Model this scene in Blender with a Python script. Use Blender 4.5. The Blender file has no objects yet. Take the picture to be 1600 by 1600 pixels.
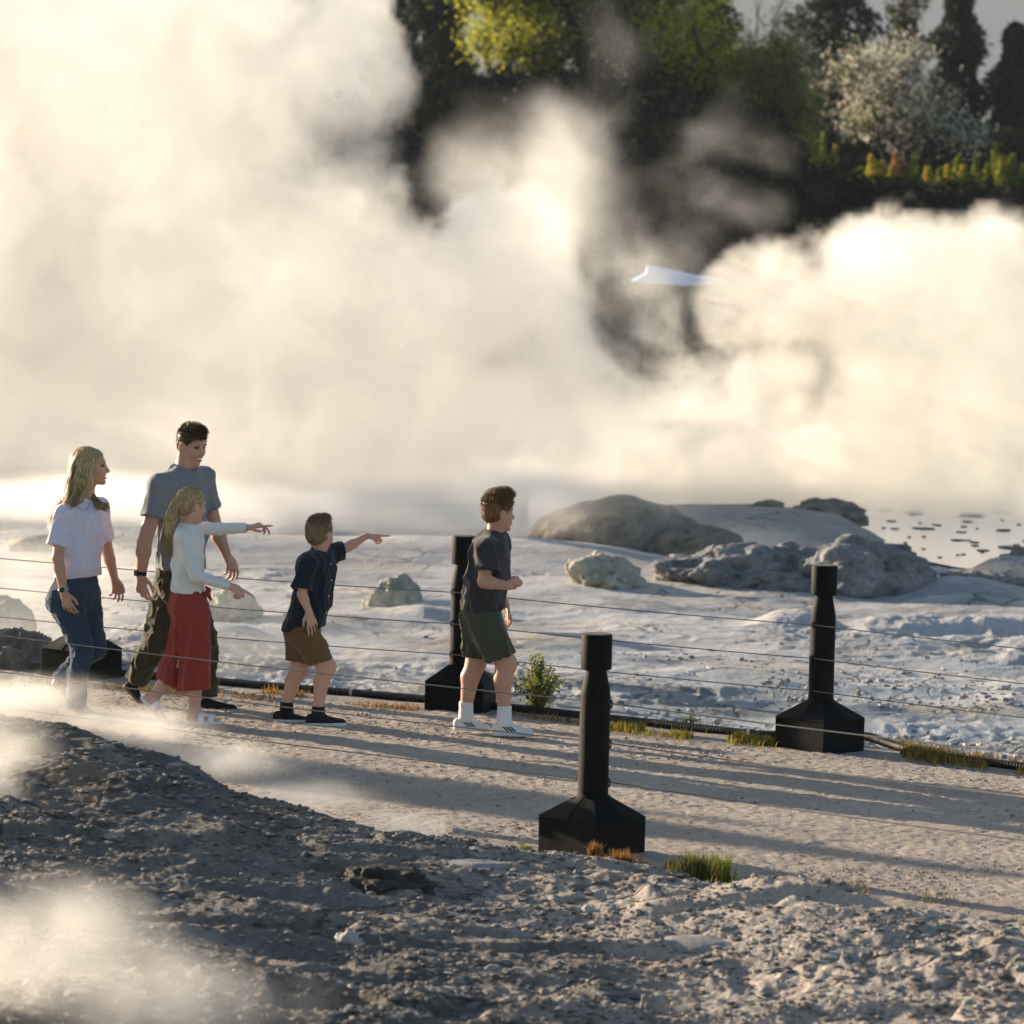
import bpy, math, random
import numpy as np
from mathutils import Vector, Matrix
R = math.radians
SC = bpy.context.scene
COL = SC.collection
random.seed(7)
RNG = np.random.default_rng(11)

# ------------------------------------------------------------------ camera, sky, sun, exposure
FPX = 6500.0                      # focal length in pixels of a 1600 px wide frame
CAMH = 3.2
PITCH = math.atan(500 / FPX)
ROLL = R(1.4)
cam = bpy.data.objects.new('camera', bpy.data.cameras.new('camera'))
COL.objects.link(cam)
SC.camera = cam
cam.data.sensor_width = 36
cam.data.lens = 36 * FPX / 1600
cam.data.clip_end = 6000
CM = Matrix.Translation((0, 0, CAMH)) @ Matrix.Rotation(R(90) - PITCH, 4, 'X') @ Matrix.Rotation(ROLL, 4, 'Z')
cam.matrix_world = CM
cam.data.dof.use_dof = True
cam.data.dof.focus_distance = 23.6
cam.data.dof.aperture_fstop = 4.5

SUN_EL, SUN_AZ = R(12), math.atan2(-.80, .60)
world = bpy.data.worlds.new('World')
SC.world = world
world.use_nodes = True
_n = world.node_tree
_s = _n.nodes.new('ShaderNodeTexSky')
_s.sky_type = 'NISHITA'
_s.sun_disc = False
_s.sun_elevation = SUN_EL
_s.sun_rotation = SUN_AZ
_s.dust_density = 1.0
_n.links.new(_s.outputs[0], _n.nodes['Background'].inputs[0])
_n.nodes['Background'].inputs[1].default_value = .07
sl = bpy.data.lights.new('sun', 'SUN')
sl.energy = 5.0
sl.angle = R(.5)
sl.color = (1, .82, .61)
so = bpy.data.objects.new('sun', sl)
COL.objects.link(so)
so.rotation_euler = Vector((math.sin(SUN_AZ) * math.cos(SUN_EL), math.cos(SUN_AZ) * math.cos(SUN_EL), math.sin(SUN_EL))).to_track_quat('Z', 'Y').to_euler()
SC.view_settings.view_transform = 'Standard'
SC.view_settings.look = 'None'
SC.view_settings.exposure = 1.4
SC.view_settings.gamma = 1
SC.cycles.max_bounces = 14
SC.cycles.volume_bounces = 10
SC.cycles.diffuse_bounces = 4
SC.cycles.volume_step_rate = 3
SC.cycles.use_denoising = True
SC.cycles.use_adaptive_sampling = True
SC.cycles.adaptive_threshold = .02
SC.cycles.sample_clamp_indirect = 8

# ------------------------------------------------------------------ measuring from the photograph
CR = np.array(CM.to_3x3())
def ray(px, py):
    return CR @ np.array([(px - 800) / FPX, (800 - py) / FPX, -1.0])
def gpt(px, py, z=0.0):
    """the point at height z that the photograph shows at this pixel"""
    d = ray(px, py)
    t = (z - CAMH) / d[2]
    return np.array([d[0] * t, d[1] * t, z])
def dpt(px, py, y):
    """the point at distance y that the photograph shows at this pixel"""
    d = ray(px, py)
    t = y / d[1]
    return np.array([d[0] * t, y, CAMH + d[2] * t])

# ------------------------------------------------------------------ noise
def _hash(ix, iy, iz, seed):
    h = (ix * 374761393 + iy * 668265263 + iz * 2147483647 + seed * 1274126177) & 0xffffffff
    h = ((h ^ (h >> 13)) * 1274126177) & 0xffffffff
    h = h ^ (h >> 16)
    return (h & 0xffff) / 65535.0
def noise3(x, y, z, seed=0):
    x, y, z = (np.asarray(a, dtype=np.float64) for a in np.broadcast_arrays(x, y, z))
    xi, yi, zi = (np.floor(a).astype(np.int64) for a in (x, y, z))
    fx, fy, fz = x - xi, y - yi, z - zi
    fx, fy, fz = (f * f * (3 - 2 * f) for f in (fx, fy, fz))
    def c(a, b, d): return _hash(xi + a, yi + b, zi + d, seed)
    def lx(b, d): return c(0, b, d) * (1 - fx) + c(1, b, d) * fx
    def ly(d): return lx(0, d) * (1 - fy) + lx(1, d) * fy
    return ly(0) * (1 - fz) + ly(1) * fz
def noise2(x, y, seed=0):
    x, y = (np.asarray(a, dtype=np.float64) for a in np.broadcast_arrays(x, y))
    xi, yi = (np.floor(a).astype(np.int64) for a in (x, y))
    fx, fy = x - xi, y - yi
    fx, fy = (f * f * f * (f * (f * 6 - 15) + 10) for f in (fx, fy))
    z = np.zeros_like(xi)
    def c(a, b): return _hash(xi + a, yi + b, z, seed)
    return (c(0, 0) * (1 - fx) + c(1, 0) * fx) * (1 - fy) + (c(0, 1) * (1 - fx) + c(1, 1) * fx) * fy
def fbm(x, y, sc, octs=4, seed=0, gain=.5):
    """-1..1"""
    s, a, t = 0, 1.0, 0
    for i in range(octs):
        c, k = math.cos(i * 1.3), math.sin(i * 1.3)
        s = s + a * (noise2((x * c - y * k) * sc + i * 17.3, (x * k + y * c) * sc + i * 5.1, seed + i) * 2 - 1)
        t += a; a *= gain; sc *= 2.03
    return s / t
def ridged(x, y, sc, octs=4, seed=0, gain=.55):
    """0..1, high along creases"""
    s, a, t = 0, 1.0, 0
    for i in range(octs):
        c, k = math.cos(i * 1.1), math.sin(i * 1.1)
        s = s + a * (1 - np.abs(noise2((x * c - y * k) * sc + i * 7.3, (x * k + y * c) * sc + i * 9.1, seed + i) * 2 - 1))
        t += a; a *= gain; sc *= 2.1
    return s / t
def sstep(a, b, x):
    t = np.clip((x - a) / (b - a), 0, 1)
    return t * t * (3 - 2 * t)

# ------------------------------------------------------------------ object helpers
def tag(o, label=None, cat=None, group=None, kind=None):
    if label: o['label'] = label
    if cat: o['category'] = cat
    if group: o['group'] = group
    if kind: o['kind'] = kind
    return o
def empty(name, loc, label, cat, group=None, rz=0):
    o = bpy.data.objects.new(name, None)
    o.empty_display_size = .2
    COL.objects.link(o)
    o.location = loc
    o.rotation_euler = (0, 0, rz)
    return tag(o, label, cat, group)
def mesh_obj(name, verts, faces, mat, parent=None, smooth=True, loc=None):
    me = bpy.data.meshes.new(name)
    v = np.asarray(verts, dtype=np.float32)
    if isinstance(faces, np.ndarray):
        nf, k = faces.shape
        me.vertices.add(len(v)); me.vertices.foreach_set('co', v.ravel())
        me.loops.add(nf * k); me.loops.foreach_set('vertex_index', faces.astype(np.int32).ravel())
        me.polygons.add(nf)
        me.polygons.foreach_set('loop_start', np.arange(0, nf * k, k, dtype=np.int32))
        me.polygons.foreach_set('loop_total', np.full(nf, k, dtype=np.int32))
        me.update(calc_edges=True)
    else:
        me.from_pydata([tuple(map(float, p)) for p in v], [], faces)
    me.polygons.foreach_set('use_smooth', np.full(len(me.polygons), smooth, dtype=bool))
    if mat is not None: me.materials.append(mat)
    me.update()
    o = bpy.data.objects.new(name, me)
    COL.objects.link(o)
    if parent is not None: o.parent = parent
    if loc is not None: o.location = loc
    return o
def vcol(o, name, arr):
    a = o.data.color_attributes.new(name, 'FLOAT_COLOR', 'POINT')
    c = np.ones((len(o.data.vertices), 4), dtype=np.float32)
    c[:, :arr.shape[1]] = arr
    a.data.foreach_set('color', c.ravel())

class MB:
    """collects shapes into one mesh"""
    def __init__(s): s.v = []; s.f = []
    def add(s, vs, fs):
        k = len(s.v)
        s.v += [tuple(map(float, p)) for p in vs]
        s.f += [tuple(i + k for i in f) for f in fs]
    def tube(s, pts, rad, n=8, caps=True):
        pts = [np.array(p, float) for p in pts]
        rad = rad if hasattr(rad, '__len__') else [rad] * len(pts)
        vs, fs = [], []
        up = np.array([0, 0, 1.0])
        for i, p in enumerate(pts):
            d = pts[min(i + 1, len(pts) - 1)] - pts[max(i - 1, 0)]
            d /= (np.linalg.norm(d) + 1e-9)
            u = up if abs(d @ up) < .95 else np.array([1.0, 0, 0])
            a = np.cross(u, d); a /= np.linalg.norm(a)
            b = np.cross(d, a)
            for j in range(n):
                t = 2 * math.pi * j / n
                vs.append(p + rad[i] * (a * math.cos(t) + b * math.sin(t)))
        for i in range(len(pts) - 1):
            for j in range(n):
                fs.append((i * n + j, i * n + (j + 1) % n, (i + 1) * n + (j + 1) % n, (i + 1) * n + j))
        if caps:
            fs.append(tuple(reversed(range(n))))
            fs.append(tuple((len(pts) - 1) * n + j for j in range(n)))
        s.add(vs, fs)
    def lathe(s, prof, n=32, c=(0, 0, 0)):
        vs, fs = [], []
        for r, z in prof:
            for j in range(n):
                t = 2 * math.pi * j / n
                vs.append((c[0] + r * math.cos(t), c[1] + r * math.sin(t), c[2] + z))
        for i in range(len(prof) - 1):
            for j in range(n):
                fs.append((i * n + j, i * n + (j + 1) % n, (i + 1) * n + (j + 1) % n, (i + 1) * n + j))
        fs.append(tuple(reversed(range(n))))
        fs.append(tuple((len(prof) - 1) * n + j for j in range(n)))
        s.add(vs, fs)
    def build(s, name, mat, parent=None, smooth=False, loc=None):
        return mesh_obj(name, s.v, s.f, mat, parent, smooth, loc)
def autosmooth(o, ang=35):
    me = o.data
    me.polygons.foreach_set('use_smooth', np.ones(len(me.polygons), bool))
    me.set_sharp_from_angle(angle=R(ang))

# ------------------------------------------------------------------ materials
def mat(name, color, rough=.8, spec=.3, noise=None, bump=None, metal=0, sub=None, transl=0, coords='Object', attr=None, sheen=0):
    """noise=(scale, amount, detail); bump=(scale, strength, distance) or a list of them"""
    m = bpy.data.materials.new(name)
    m.use_nodes = True
    n = m.node_tree
    N, L = n.nodes.new, n.links.new
    b = n.nodes['Principled BSDF']
    b.inputs['Roughness'].default_value = rough
    b.inputs['Specular IOR Level'].default_value = spec
    b.inputs['Metallic'].default_value = metal
    if sheen: b.inputs['Sheen Weight'].default_value = sheen
    b.inputs['Base Color'].default_value = (*color, 1)
    tc = N('ShaderNodeTexCoord')
    src = None
    if attr:
        a = N('ShaderNodeAttribute'); a.attribute_name = attr
        src = a.outputs['Color']
    if noise:
        for (sc, am, det) in (noise if isinstance(noise, list) else [noise]):
            t = N('ShaderNodeTexNoise')
            t.inputs['Scale'].default_value = sc; t.inputs['Detail'].default_value = det; t.inputs['Roughness'].default_value = .65
            L(tc.outputs[coords], t.inputs['Vector'])
            r = N('ShaderNodeMapRange')
            r.inputs[1].default_value = .3; r.inputs[2].default_value = .7
            r.inputs[3].default_value = 1 - am; r.inputs[4].default_value = 1 + am
            L(t.outputs[0], r.inputs[0])
            mx = N('ShaderNodeMix'); mx.data_type = 'RGBA'; mx.blend_type = 'MULTIPLY'
            mx.inputs[0].default_value = 1
            if src is None: mx.inputs[6].default_value = (*color, 1)
            else: L(src, mx.inputs[6])
            L(r.outputs[0], mx.inputs[7])
            src = mx.outputs[2]
    if src is not None: L(src, b.inputs['Base Color'])
    if bump:
        prev = None
        for (sc, st, di) in (bump if isinstance(bump, list) else [bump]):
            t = N('ShaderNodeTexNoise')
            t.inputs['Scale'].default_value = sc; t.inputs['Detail'].default_value = 5; t.inputs['Roughness'].default_value = .6
            L(tc.outputs[coords], t.inputs['Vector'])
            bp = N('ShaderNodeBump')
            bp.inputs['Strength'].default_value = st; bp.inputs['Distance'].default_value = di
            L(t.outputs[0], bp.inputs['Height'])
            if prev: L(prev, bp.inputs['Normal'])
            prev = bp.outputs[0]
        L(prev, b.inputs['Normal'])
    if sub:
        b.inputs['Subsurface Weight'].default_value = sub[0]
        b.inputs['Subsurface Radius'].default_value = (1, .35, .2)
        b.inputs['Subsurface Scale'].default_value = sub[1]
    if transl:
        t = N('ShaderNodeBsdfTranslucent')
        mx = N('ShaderNodeMixShader'); mx.inputs[0].default_value = transl
        if src is not None: L(src, t.inputs[0])
        else: t.inputs[0].default_value = (*color, 1)
        L(b.outputs[0], mx.inputs[1]); L(t.outputs[0], mx.inputs[2])
        L(mx.outputs[0], n.nodes['Material Output'].inputs['Surface'])
    return m

# ------------------------------------------------------------------ lie of the land
P_NEAR = gpt(924, 1335)
P_CEN = gpt(719, 1109)
P_RIGHT = gpt(1280, 1171)
P_LEFT = gpt(127, 1058)
FENCE_NEAR = [(-3.7, 22.8), (P_NEAR[0], P_NEAR[1]), (3.2, 17.2), (5.6, 14.6)]
FENCE_BACK = [(-9.0, 30.5), (-5.6, 29.0), (P_LEFT[0], P_LEFT[1]), (P_CEN[0], P_CEN[1]), (P_RIGHT[0], P_RIGHT[1]), (4.25, 22.1), (6.4, 19.9), (8.5, 17.5)]
def line_y(pts, x):
    pts = sorted(pts)
    return np.interp(x, [p[0] for p in pts], [p[1] for p in pts])
def near_y(x):
    x = np.asarray(x, float)
    y = line_y(FENCE_NEAR, x)
    y = np.where(x < -3.7, 22.8 + (-3.7 - x) * .55, y)
    return np.where(x > 5.6, 14.2 - (x - 5.6) * .9, y)
def back_y(x):
    x = np.asarray(x, float)
    y = line_y(FENCE_BACK, x)
    y = np.where(x < -9, 30.5 + (-9 - x) * .4, y)
    return np.where(x > 8.5, 17.5 - (x - 8.5) * .9, y)
RIDGE = [(-8, .66), (-4, .56), (-2.85, .50), (-2.2, .44), (-1.75, .35), (-1.25, .23), (-.9, .16), (-.55, .09), (-.1, .05), (.4, .03), (.8, .06), (1.3, .14), (2.1, .19), (3, .2), (8, .25)]
def bump2(x, y, cx, cy, rx, ry, h, p=2.0):
    q = ((x - cx) / rx) ** 2 + ((y - cy) / ry) ** 2
    return h * np.exp(-q ** (p / 2))
SWELLS = []          # low crusts of the terrace: (cx, cy, rx, ry, h)
def _sw(px, py, wpx, dy, h, z=-.6):
    c = gpt(px, py, z)
    SWELLS.append((c[0], c[1], wpx * c[1] / FPX, dy, h))
_sw(1240, 975, 60, .5, .13); _sw(1400, 985, 70, .45, .10); _sw(1530, 985, 90, .5, .13); _sw(1640, 1010, 70, .5, .1)
_sw(1500, 930, 90, .8, .12); _sw(1600, 905, 80, .8, .20); _sw(1590, 1030, 35, .25, .07)
_sw(690, 955, 70, .5, .10); _sw(470, 975, 120, .8, .08); _sw(300, 1000, 160, .8, .1)
_sw(1150, 1060, 110, .5, .07); _sw(930, 1030, 120, .5, .06); _sw(1330, 1110, 80, .35, .06); _sw(1000, 960, 120, .8, .05)
_sw(500, 862, 300, 1.6, .14); _sw(170, 858, 200, 1.5, .16); _sw(820, 872, 200, 1.8, .10)
_sw(1240, 812, 220, 2.4, .09); _sw(1090, 806, 170, 2.6, .10)
def H(x, y, detail=True):
    x = np.asarray(x, float); y = np.asarray(y, float)
    yn, yb = near_y(x), back_y(x)
    z = np.zeros(np.broadcast(x, y).shape)
    # raised bank on the camera's side of the near fence
    rx = np.array([p[0] for p in RIDGE]); rh = np.array([p[1] for p in RIDGE])
    h = np.interp(x, rx, rh)
    d = (yn - .35) - y                                    # distance towards the camera from the fence
    up = sstep(-.05, .75, d + .16 * fbm(x, y, 1.3, 3, 5))
    dn = 1 - .55 * sstep(.7, 3.2, d)
    fg = sstep(-.15, .6, d)
    z = z + h * up * dn
    z = z + fg * (.05 * fbm(x, y, .9, 3, 21) + .02)
    # path, gently cambered
    # terrace below the back fence
    e = y - (yb + .32)
    dr = sstep(0, 2.6, e)
    z = z - .6 * dr
    far = sstep(47, 60, y)
    z = z - .5 * far
    ter = sstep(.05, 1.2, e)
    if detail:
        flat_ = 1 - .75 * sstep(37, 43, y) * (1 - sstep(1.0, 3.0, x))
        z = z + ter * (.08 * fbm(x, y, .35, 4, 31) + .085 * flat_ * (ridged(x * .6, y, 1.1, 4, 41) - .55))
        rough = sstep(.45, .62, noise2(x * .35 + 3, y * .25 + 8, 77)) * .9 + .25
        z = z + ter * rough * flat_ * .065 * (ridged(x * .8, y, 3.4, 4, 43) - .5)
        pebble = ter * (1 - sstep(4, 9, e)) * sstep(.35, .6, noise2(x * .9, y * .6, 78))
        z = z + pebble * .08 * (ridged(x, y, 6.5, 2, 44) - .45)
    for (cx, cy, sx, sy, hh) in SWELLS:
        z = z + ter * bump2(x, y, cx, cy, sx, sy, hh, 3.0)
    z = z - bump2(x, y, 8.2, 49.0, 4.4, 6.0, .5, 4.0) * sstep(3.6, 4.6, x)        # basin of the pool
    if detail:
        # broken crust of the bank
        z = z + fg * (.09 * (ridged(x * .8, y * 1.2, 1.5, 3, 51) - .5) + (.012 + .03 * sstep(.4, .6, noise2(x * .9 + 11, y * 1.5, 57))) * (ridged(x, y, 6.1, 3, 52) - .5) + .010 * fbm(x, y, 22, 3, 53))
        slab = sstep(.0, .1, fbm(x, y * 1.6, .9, 3, 61) - .08)
        rgh = .25 + .95 * sstep(.42, .6, noise2(x * .9 + 11, y * 1.5, 57) * .7 + .3 * noise2(x * 2.7, y * 4, 58))
        z = z + fg * slab * .04 + fg * rgh * .026 * (np.abs(fbm(x * .8, y * 1.2, 3.1, 4, 54)) ** .7 - .35)
        z = z + .006 * fbm(x, y, 3, 3, 71) * (1 - fg) * (1 - ter)
    # hillside behind the steam
    return z + hill(x, y)
CREST = [(-60, 9), (-25, 8.0), (-12, 6.2), (-4, 5.0), (1.5, 5.0), (4.5, 5.0), (6.3, 4.6), (7.6, 4.0), (9, 3.5), (12, 3.3), (16, 3.3), (40, 5), (60, 6)]
def hill(x, y):
    x, y = np.broadcast_arrays(x, y)
    c = np.interp(x * 120 / np.maximum(y, 60), [p[0] for p in CREST], [p[1] for p in CREST]) + 1.1
    u = sstep(96, 119, y + 3 * fbm(x, y, .12, 3, 91))
    z = c * u + sstep(150, 420, y) * 6 + .35 * fbm(x, y, .4, 3, 92) * sstep(90, 100, y)
    return z

# ------------------------------------------------------------------ ground sheet (one fan-shaped sheet to the horizon)
def fan(us, ys, dz=0.0, keep=None):
    U, Y = np.meshgrid(us, ys)
    X = U * np.maximum(Y, 12)
    Z = H(X, Y) + dz
    n, m = X.shape
    idx = np.arange(n * m).reshape(n, m)
    q = np.stack([idx[:-1, :-1], idx[:-1, 1:], idx[1:, 1:], idx[1:, :-1]], -1).reshape(-1, 4)
    return X, Y, Z, q
us = np.concatenate([-np.geomspace(3.5, .165, 26)[:-1], np.linspace(-.165, .165, 860), np.geomspace(.165, 3.5, 26)[1:]])
ys = np.concatenate([np.linspace(-6, 13.3, 12)[:-1], np.exp(np.arange(math.log(13.3), math.log(60), .00135)), np.geomspace(60, 160, 140)[1:], np.geomspace(160, 3000, 26)[1:]])
X, Y, Z, Q = fan(us, ys)
fgm = sstep(-.1, .5, near_y(X) - .35 - Y)
term = sstep(-.1, .9, Y - back_y(X) - .3)
big = fbm(X, Y, .6, 4, 101); mid = fbm(X, Y, 2.6, 4, 102); fin = fbm(X, Y, 11, 3, 103)
def lerp(a, b, t):
    t = np.asarray(t)[..., None]
    return np.asarray(a) * (1 - t) + np.asarray(b) * t
c = lerp((.30, .265, .235), (.36, .32, .285), .5 + .5 * mid)                       # by the path
cf = lerp((.12, .115, .11), (.27, .245, .22), .5 + .5 * big)                       # dark bank
cf = cf * (.72 + .28 * sstep(-1.2, .8, X + .6 * big))[..., None]  # left part darkened, its shade put into the colour
cf = lerp(cf, (.44, .37, .31), sstep(-.05, .5, mid + .5 * fin) * (.35 + .3 * sstep(-1.2, .8, X)))
cf = lerp(cf, (.075, .072, .055), sstep(.36, .52, Z) * .6)                           # darker towards the top of the bank
cf = lerp(cf, (.44, .385, .335), sstep(-.4, 1.1, X + .5 * big) * .7)  # right part painted paler, sunlight put into the crust colour
cf = lerp(cf, (.30, .20, .12), sstep(.3, .6, fbm(X, Y, 1.9, 3, 104)) * .35)                             # scattered brown patches
c = lerp(c, cf, fgm)
st_ = fbm(X * .35, Y * 1.6, 1.4, 4, 115)
ct = lerp((.27, .285, .31), (.50, .495, .50), np.clip(.55 + .7 * big + .35 * mid + .7 * st_, 0, 1))
patch = sstep(.15, .55, fbm(X * .8, Y, .55, 4, 111)) * (1 - sstep(7, 14, Y - back_y(X)))
ct = lerp(ct, (.17, .175, .18), patch * .8)                                          # grey gravelly washes
ct = lerp(ct, (.42, .37, .31), sstep(.15, .5, fbm(X, Y, .9, 3, 112)) * .5)
ct = lerp(ct, (.46, .38, .24), sstep(.28, .6, fbm(X * .7, Y, .8, 4, 117)) * .5)
ct = lerp(ct, (.27, .255, .235), sstep(43.5, 47, Y) * .7 * sstep(-.5, 1.5, X))
c = lerp(c, ct, term)
ch = lerp((.018, .022, .014), (.032, .036, .02), .5 + .5 * fin)
c = lerp(c, ch, sstep(70, 92, Y))
def ground_mat():
    m = mat('ground_crust', (.4, .4, .4), .9, .25, noise=[(9, .12, 6), (60, .22, 6)], bump=[(7, .5, .03), (42, .9, .014), (150, .8, .005)], attr='Col', coords='Object')
    n = m.node_tree
    b = n.nodes['Principled BSDF']
    a = n.nodes.new('ShaderNodeAttribute'); a.attribute_name = 'Wet'
    r = n.nodes.new('ShaderNodeMapRange'); r.inputs[3].default_value = .92; r.inputs[4].default_value = .16
    n.links.new(a.outputs['Fac'], r.inputs[0]); n.links.new(r.outputs[0], b.inputs['Roughness'])
    r2 = n.nodes.new('ShaderNodeMapRange'); r2.inputs[3].default_value = .2; r2.inputs[4].default_value = .6
    n.links.new(a.outputs['Fac'], r2.inputs[0]); n.links.new(r2.outputs[0], b.inputs['Specular IOR Level'])
    return m
def add_cracks(m):
    n = m.node_tree; N, L = n.nodes.new, n.links.new
    b = n.nodes['Principled BSDF']
    geo = N('ShaderNodeNewGeometry'); mp = N('ShaderNodeMapping'); mp.inputs['Scale'].default_value = (1.0, 1.0, .2)
    nz = N('ShaderNodeTexNoise'); nz.inputs['Scale'].default_value = 1.3; nz.inputs['Detail'].default_value = 5
    mixv = N('ShaderNodeMix'); mixv.data_type = 'VECTOR'; mixv.inputs[0].default_value = .45
    L(geo.outputs['Position'], mp.inputs[0]); L(mp.outputs[0], nz.inputs['Vector']); L(mp.outputs[0], mixv.inputs[4]); L(nz.outputs['Color'], mixv.inputs[5])
    vo = N('ShaderNodeTexVoronoi'); vo.feature = 'DISTANCE_TO_EDGE'; vo.inputs['Scale'].default_value = 3.1
    L(mixv.outputs[1], vo.inputs['Vector'])
    r = N('ShaderNodeMapRange'); r.inputs[1].default_value = 0; r.inputs[2].default_value = .035; L(vo.outputs['Distance'], r.inputs[0])
    n3 = N('ShaderNodeTexNoise'); n3.inputs['Scale'].default_value = .7; n3.inputs['Detail'].default_value = 3; L(geo.outputs['Position'], n3.inputs['Vector'])
    r3 = N('ShaderNodeMapRange'); r3.inputs[1].default_value = .48; r3.inputs[2].default_value = .58; L(n3.outputs[0], r3.inputs[0])
    mm = N('ShaderNodeMath'); mm.operation = 'MAXIMUM'; iv = N('ShaderNodeMath'); iv.operation = 'SUBTRACT'; iv.inputs[0].default_value = 1; L(r3.outputs[0], iv.inputs[1])
    L(r.outputs[0], mm.inputs[0]); L(iv.outputs[0], mm.inputs[1])
    sc = N('ShaderNodeMapRange'); sc.inputs[3].default_value = .45; sc.inputs[4].default_value = 1; L(mm.outputs[0], sc.inputs[0])
    old = b.inputs['Base Color'].links[0].from_socket
    mx = N('ShaderNodeMix'); mx.data_type = 'RGBA'; mx.blend_type = 'MULTIPLY'; mx.inputs[0].default_value = 1
    L(old, mx.inputs[6]); L(sc.outputs[0], mx.inputs[7]); L(mx.outputs[2], b.inputs['Base Color'])
    bp = N('ShaderNodeBump'); bp.inputs['Strength'].default_value = .8; bp.inputs['Distance'].default_value = .025
    L(mm.outputs[0], bp.inputs['Height']); L(b.inputs['Normal'].links[0].from_socket, bp.inputs['Normal']); L(bp.outputs[0], b.inputs['Normal'])
wet = term * sstep(.1, .35, fbm(X * .6, Y, .8, 4, 121) + .25 * sstep(0, 4, X) - .02 * (Y - 28)) * (1 - sstep(10, 16, Y - back_y(X)))
MG = ground_mat(); add_cracks(MG)
ground = mesh_obj('ground', np.stack([X, Y, Z], -1).reshape(-1, 3), Q, MG)
vcol(ground, 'Col', c.reshape(-1, 3))
vcol(ground, 'Wet', np.repeat(wet.reshape(-1, 1), 3, 1))
tag(ground, kind='structure')
del X, Y, Z, Q, c, cf, ct, ch, big, mid, fin, fgm, term, patch, wet

# distant hills
hx = np.linspace(-2200, 2200, 220); hy = np.linspace(2700, 3900, 60)
HX, HY = np.meshgrid(hx, hy)
HZ = -4 + sstep(2700, 3300, HY + 60 * fbm(HX, HY, .006, 3, 141)) * (225 + 22 * fbm(HX, HY, .005, 4, 142) - .03 * (HX - 150)) + 4 * fbm(HX, HY, .05, 3, 143)
idx = np.arange(HX.size).reshape(HX.shape)
q = np.stack([idx[:-1, :-1], idx[:-1, 1:], idx[1:, 1:], idx[1:, :-1]], -1).reshape(-1, 4)
hills = mesh_obj('hills', np.stack([HX, HY, HZ], -1).reshape(-1, 3), q, mat('forested_hill', (.06, .07, .05), .95, .1, noise=(.02, .4, 5)))
tag(hills, kind='structure')

# path sheet between the two fences
pu = np.linspace(0, 1, 420)
pxs = np.concatenate([np.linspace(-12, -4.6, 30)[:-1], np.arange(-4.6, 4.8, .013), np.linspace(4.8, 9, 20)[1:]])
PX, PU = np.meshgrid(pxs, pu)
y0, y1 = near_y(PX) - .45, back_y(PX) + .06
PY = y0 + (y1 - y0) * PU
edge = np.minimum(PY - y0, y1 - PY) + .05 * fbm(PX, PY, 2.2, 3, 131)
PZ = H(PX, PY) * .4 + .012 - .05 * (1 - sstep(.02, .3, edge)) + .003 * (ridged(PX * .7, PY, 9, 3, 132) - .5) + .010 * fbm(PX, PY, 1.1, 3, 133) + .006 * fbm(PX, PY, 30, 2, 134)
idx = np.arange(PX.size).reshape(PX.shape)
q = np.stack([idx[:-1, :-1], idx[:-1, 1:], idx[1:, 1:], idx[1:, :-1]], -1).reshape(-1, 4)
M_PATH = mat('path_gravel', (.40, .34, .29), .95, .2, noise=[(.9, .16, 5), (5, .08, 5), (60, .22, 4), (170, .40, 3)], bump=[(9, .3, .012), (70, .8, .007), (190, 1.0, .006)])
path = mesh_obj('path', np.stack([PX, PY, PZ], -1).reshape(-1, 3), q, M_PATH)
tag(path, kind='structure')
def path_z(x, y):
    return float(H(x, y)) * .4 + .014

# pool
M_WATER = mat('pool_water', (.75, .74, .71), .10, 1.0, bump=[(2.2, .05, .03), (9, .04, .01)])  # pale colour stands in for the bright steam reflected in the water
bm = MB()
ring = [(8.4 + 4.8 * math.cos(t) * (1 + .06 * math.sin(5 * t)), 49.2 + 6.2 * math.sin(t) * (1 + .05 * math.cos(3 * t)), -.72) for t in np.linspace(0, 2 * math.pi, 80)[:-1]]
bm.add(ring, [tuple(range(len(ring)))])
pool = bm.build('water', M_WATER)
tag(pool, kind='structure')
# scum floating on the pool
M_SCUM = mat('pool_scum', (.09, .085, .08), .8)
bm = MB()
for k in range(330):
    cx, cy = RNG.uniform(4.4, 12), RNG.uniform(44, 55)
    a = .02 + .13 * RNG.random() ** 2.5; b_ = a * RNG.uniform(.8, 1.8)
    ns = 9
    rr = [1 + RNG.uniform(-.35, .35) for _ in range(ns)]
    top = [(cx + a * rr[i] * math.cos(6.283 * i / ns), cy + b_ * rr[i] * math.sin(6.283 * i / ns), -.708) for i in range(ns)]
    bot = [(p[0], p[1], -.725) for p in top]
    bm.add(top + bot, [tuple(range(ns))] + [(i, i + ns, (i + 1) % ns + ns, (i + 1) % ns) for i in range(ns)])
sc_ = bm.build('pool_scum', M_SCUM)
tag(sc_, 'dark scum flakes floating on the bright pool', 'scum', kind='stuff')

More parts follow.
